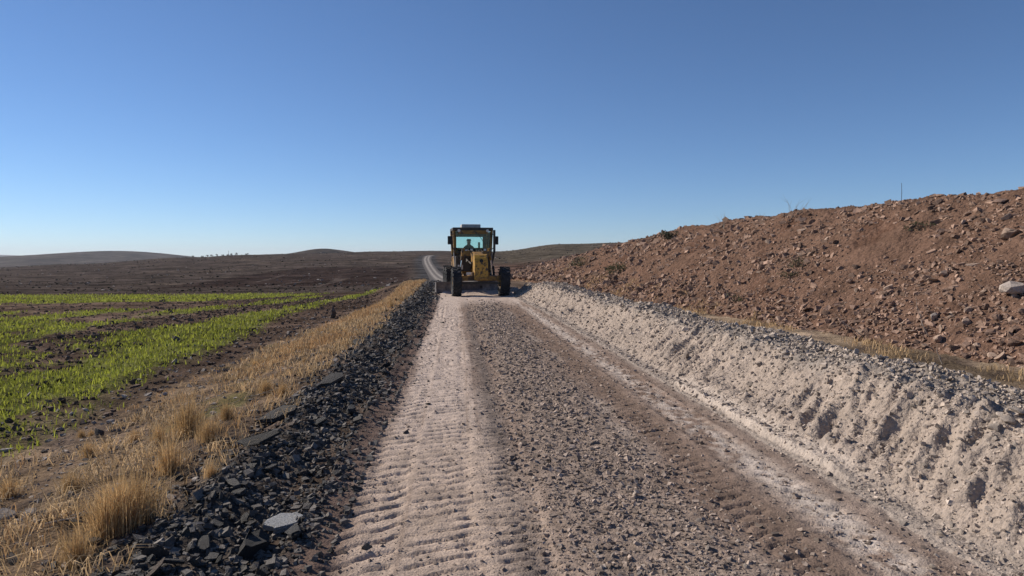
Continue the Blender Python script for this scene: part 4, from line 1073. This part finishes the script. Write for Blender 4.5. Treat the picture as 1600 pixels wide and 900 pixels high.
# driver, seated, hands on the wheel
M['shirt'] = material('dark_work_jacket', (.03, .032, .036), var=.2, s1=4, s2=20, rough=.9, bump=.3, bdist=.01, bscale=15, world_co=False)
M['skin'] = material('skin', (.33, .19, .13), var=.1, s1=4, s2=20, rough=.6, bump=0, world_co=False)
M['cap'] = material('grey_cap_cloth', (.07, .07, .075), var=.15, s1=6, s2=30, rough=.9, bump=.2, world_co=False)
def person():
    V, E, Rd, mt = [], [], [], []
    def v(p, r): V.append(p); Rd.append(r); return len(V) - 1
    def chain(start, pts):
        a = start
        for p, r in pts: b = v(p, r); E.append((a, b)); a = b
        return a
    pel = v((0, 0, .12), (.16, .13))
    ch = chain(pel, [((0, .02, .30), (.15, .11)), ((0, .02, .48), (.18, .12)), ((0, .01, .58), (.13, .09))])
    nk = chain(ch, [((0, 0, .66), (.075, .075)), ((0, -.02, .72), (.085, .09)), ((0, -.03, .80), (.095, .11)), ((0, -.02, .88), (.085, .10)), ((0, -.01, .92), (.04, .05))])
    chain(len(V) - 3, [((0, -.125, .79), (.016, .02))])                     # nose
    for sx in (-1, 1):
        chain(len(V) - (4 if sx < 0 else 5 + 0), []) if False else None
    for sx in (-1, 1):
        w = chain(ch, [((sx * .17, .01, .55), (.075, .07)), ((sx * .24, -.02, .42), (.058, .055)), ((sx * .27, -.10, .29), (.048, .046)), ((sx * .23, -.26, .32), (.042, .04)), ((sx * .19, -.40, .38), (.03, .028)), ((sx * .185, -.45, .40), (.036, .022))])
        for k in range(4):
            ox = (k - 1.5) * .022
            chain(w, [((sx * .185 + ox, -.49, .425 + .004 * k), .010), ((sx * .185 + ox, -.525, .41), .009), ((sx * .185 + ox, -.52, .385), .008)])
        chain(w, [((sx * .15, -.455, .385), .011), ((sx * .14, -.49, .375), .009)])
        chain(pel, [((sx * .10, -.08, .10), (.095, .09)), ((sx * .14, -.42, .12), (.07, .07)), ((sx * .14, -.46, -.10), (.058, .06)), ((sx * .14, -.46, -.30), (.045, .045)), ((sx * .14, -.56, -.33), (.045, .03))])
    me = bpy.data.meshes.new('person'); me.from_pydata(V, E, []); o = link('person', me, M['shirt'])
    me.materials.append(M['skin'])
    sk = o.modifiers.new('skin', 'SKIN'); sk.use_smooth_shade = True
    for i, r in enumerate(Rd):
        d = me.skin_vertices[0].data[i]; d.radius = r if isinstance(r, tuple) else (r, r); d.use_root = (i == 0)
    ss = o.modifiers.new('sub', 'SUBSURF'); ss.levels = ss.render_levels = 1
    dg = bpy.context.evaluated_depsgraph_get(); dg.update()
    m2 = bpy.data.meshes.new_from_object(o.evaluated_get(dg)); o.modifiers.clear(); o.data = m2
    m2.materials.clear(); m2.materials.append(M['shirt']); m2.materials.append(M['skin'])
    for p in m2.polygons:
        c = p.center
        p.material_index = 1 if (c.z > .645 or (c.y < -.41 and c.z > .3)) else 0
        p.use_smooth = True
    return o
dr = person()
dr.location = GP + Matrix.Rotation(R(4.5), 3, 'Z') @ Vector((-.10, 4.36, 1.72)); dr.scale = (1.1, 1.0, 1.06); dr.rotation_euler = (0, 0, R(4.5))
tag(dr, 'person in dark jacket and cap seated at the wheel inside the grader cab', 'person')
c = MB(); c.cyl((0, -.01, .855), (0, 0, .925), .112, .10, 18); c.cyl((0, 0, .925), (0, 0, .945), .10, .05, 18); c.cyl((0, -.05, .853), (0, -.05, .868), .125, .12, 18)
c.build('cap', M['cap'], dr, None, True)
fa = MB()
for sx in (-1, 1): fa.cyl((sx * .032, -.108, .82), (sx * .032, -.116, .82), .012, .010, 8); fa.box((sx * .088, -.02, .79), (.018, .04, .06), bev=.006)
fa.box((0, -.108, .742), (.05, .02, .012), bev=.003); fa.build('face', M['skin'], dr)

# ------------------------------------------------------------------ far masts
def mast(px, dist, zb, h, w, label):
    e = MB(); X = (px - 712) / F * dist
    for sx in (-1, 1):
        for sy in (-1, 1): e.cyl((sx * w, sy * w, 0), (sx * w * .3, sy * w * .3, h), w * .16, w * .12, 5)
    for k in range(10):
        z = h * k / 10; ww = w * (1 - .7 * k / 10); w2 = w * (1 - .7 * (k + 1) / 10)
        e.cyl((-ww, -ww, z), (w2, -w2, z + h / 10), w * .1, w * .1, 4); e.cyl((ww, ww, z), (-w2, w2, z + h / 10), w * .1, w * .1, 4)
    o = e.build('radio_mast', M['greasy'], None, (X, dist, zb)); return tag(o, label, 'mast')
mast(26, 5600, zpx(397.6, 5600) - 3, 62, 3.2, 'tall lattice radio mast on the distant blue mountain')
Xm = (369.5 - 712) / F * 790
mast(369.5, 790, float(ground_fn(np.array([Xm]), np.array([790.]))[0][0]) - .3, 6.0, .28, 'thin mast among the trees on the far hill crest')

# ------------------------------------------------------------------ air
hz = bpy.data.materials.new('haze_air'); hz.use_nodes = True
hn, hl_ = hz.node_tree.nodes, hz.node_tree.links
hn.remove(hn['Principled BSDF'])
pv = hn.new('ShaderNodeVolumePrincipled'); pv.inputs['Color'].default_value = (.82, .88, 1.0, 1); pv.inputs['Density'].default_value = 8e-5; pv.inputs['Anisotropy'].default_value = .2
hl_.new(pv.outputs[0], hn['Material Output'].inputs['Volume'])
HAZE = True
if HAZE:
    e = MB(); e.box((0, 4500, 50), (26000, 10400, 170), bev=0); o = e.build('haze', hz); o['kind'] = 'stuff'
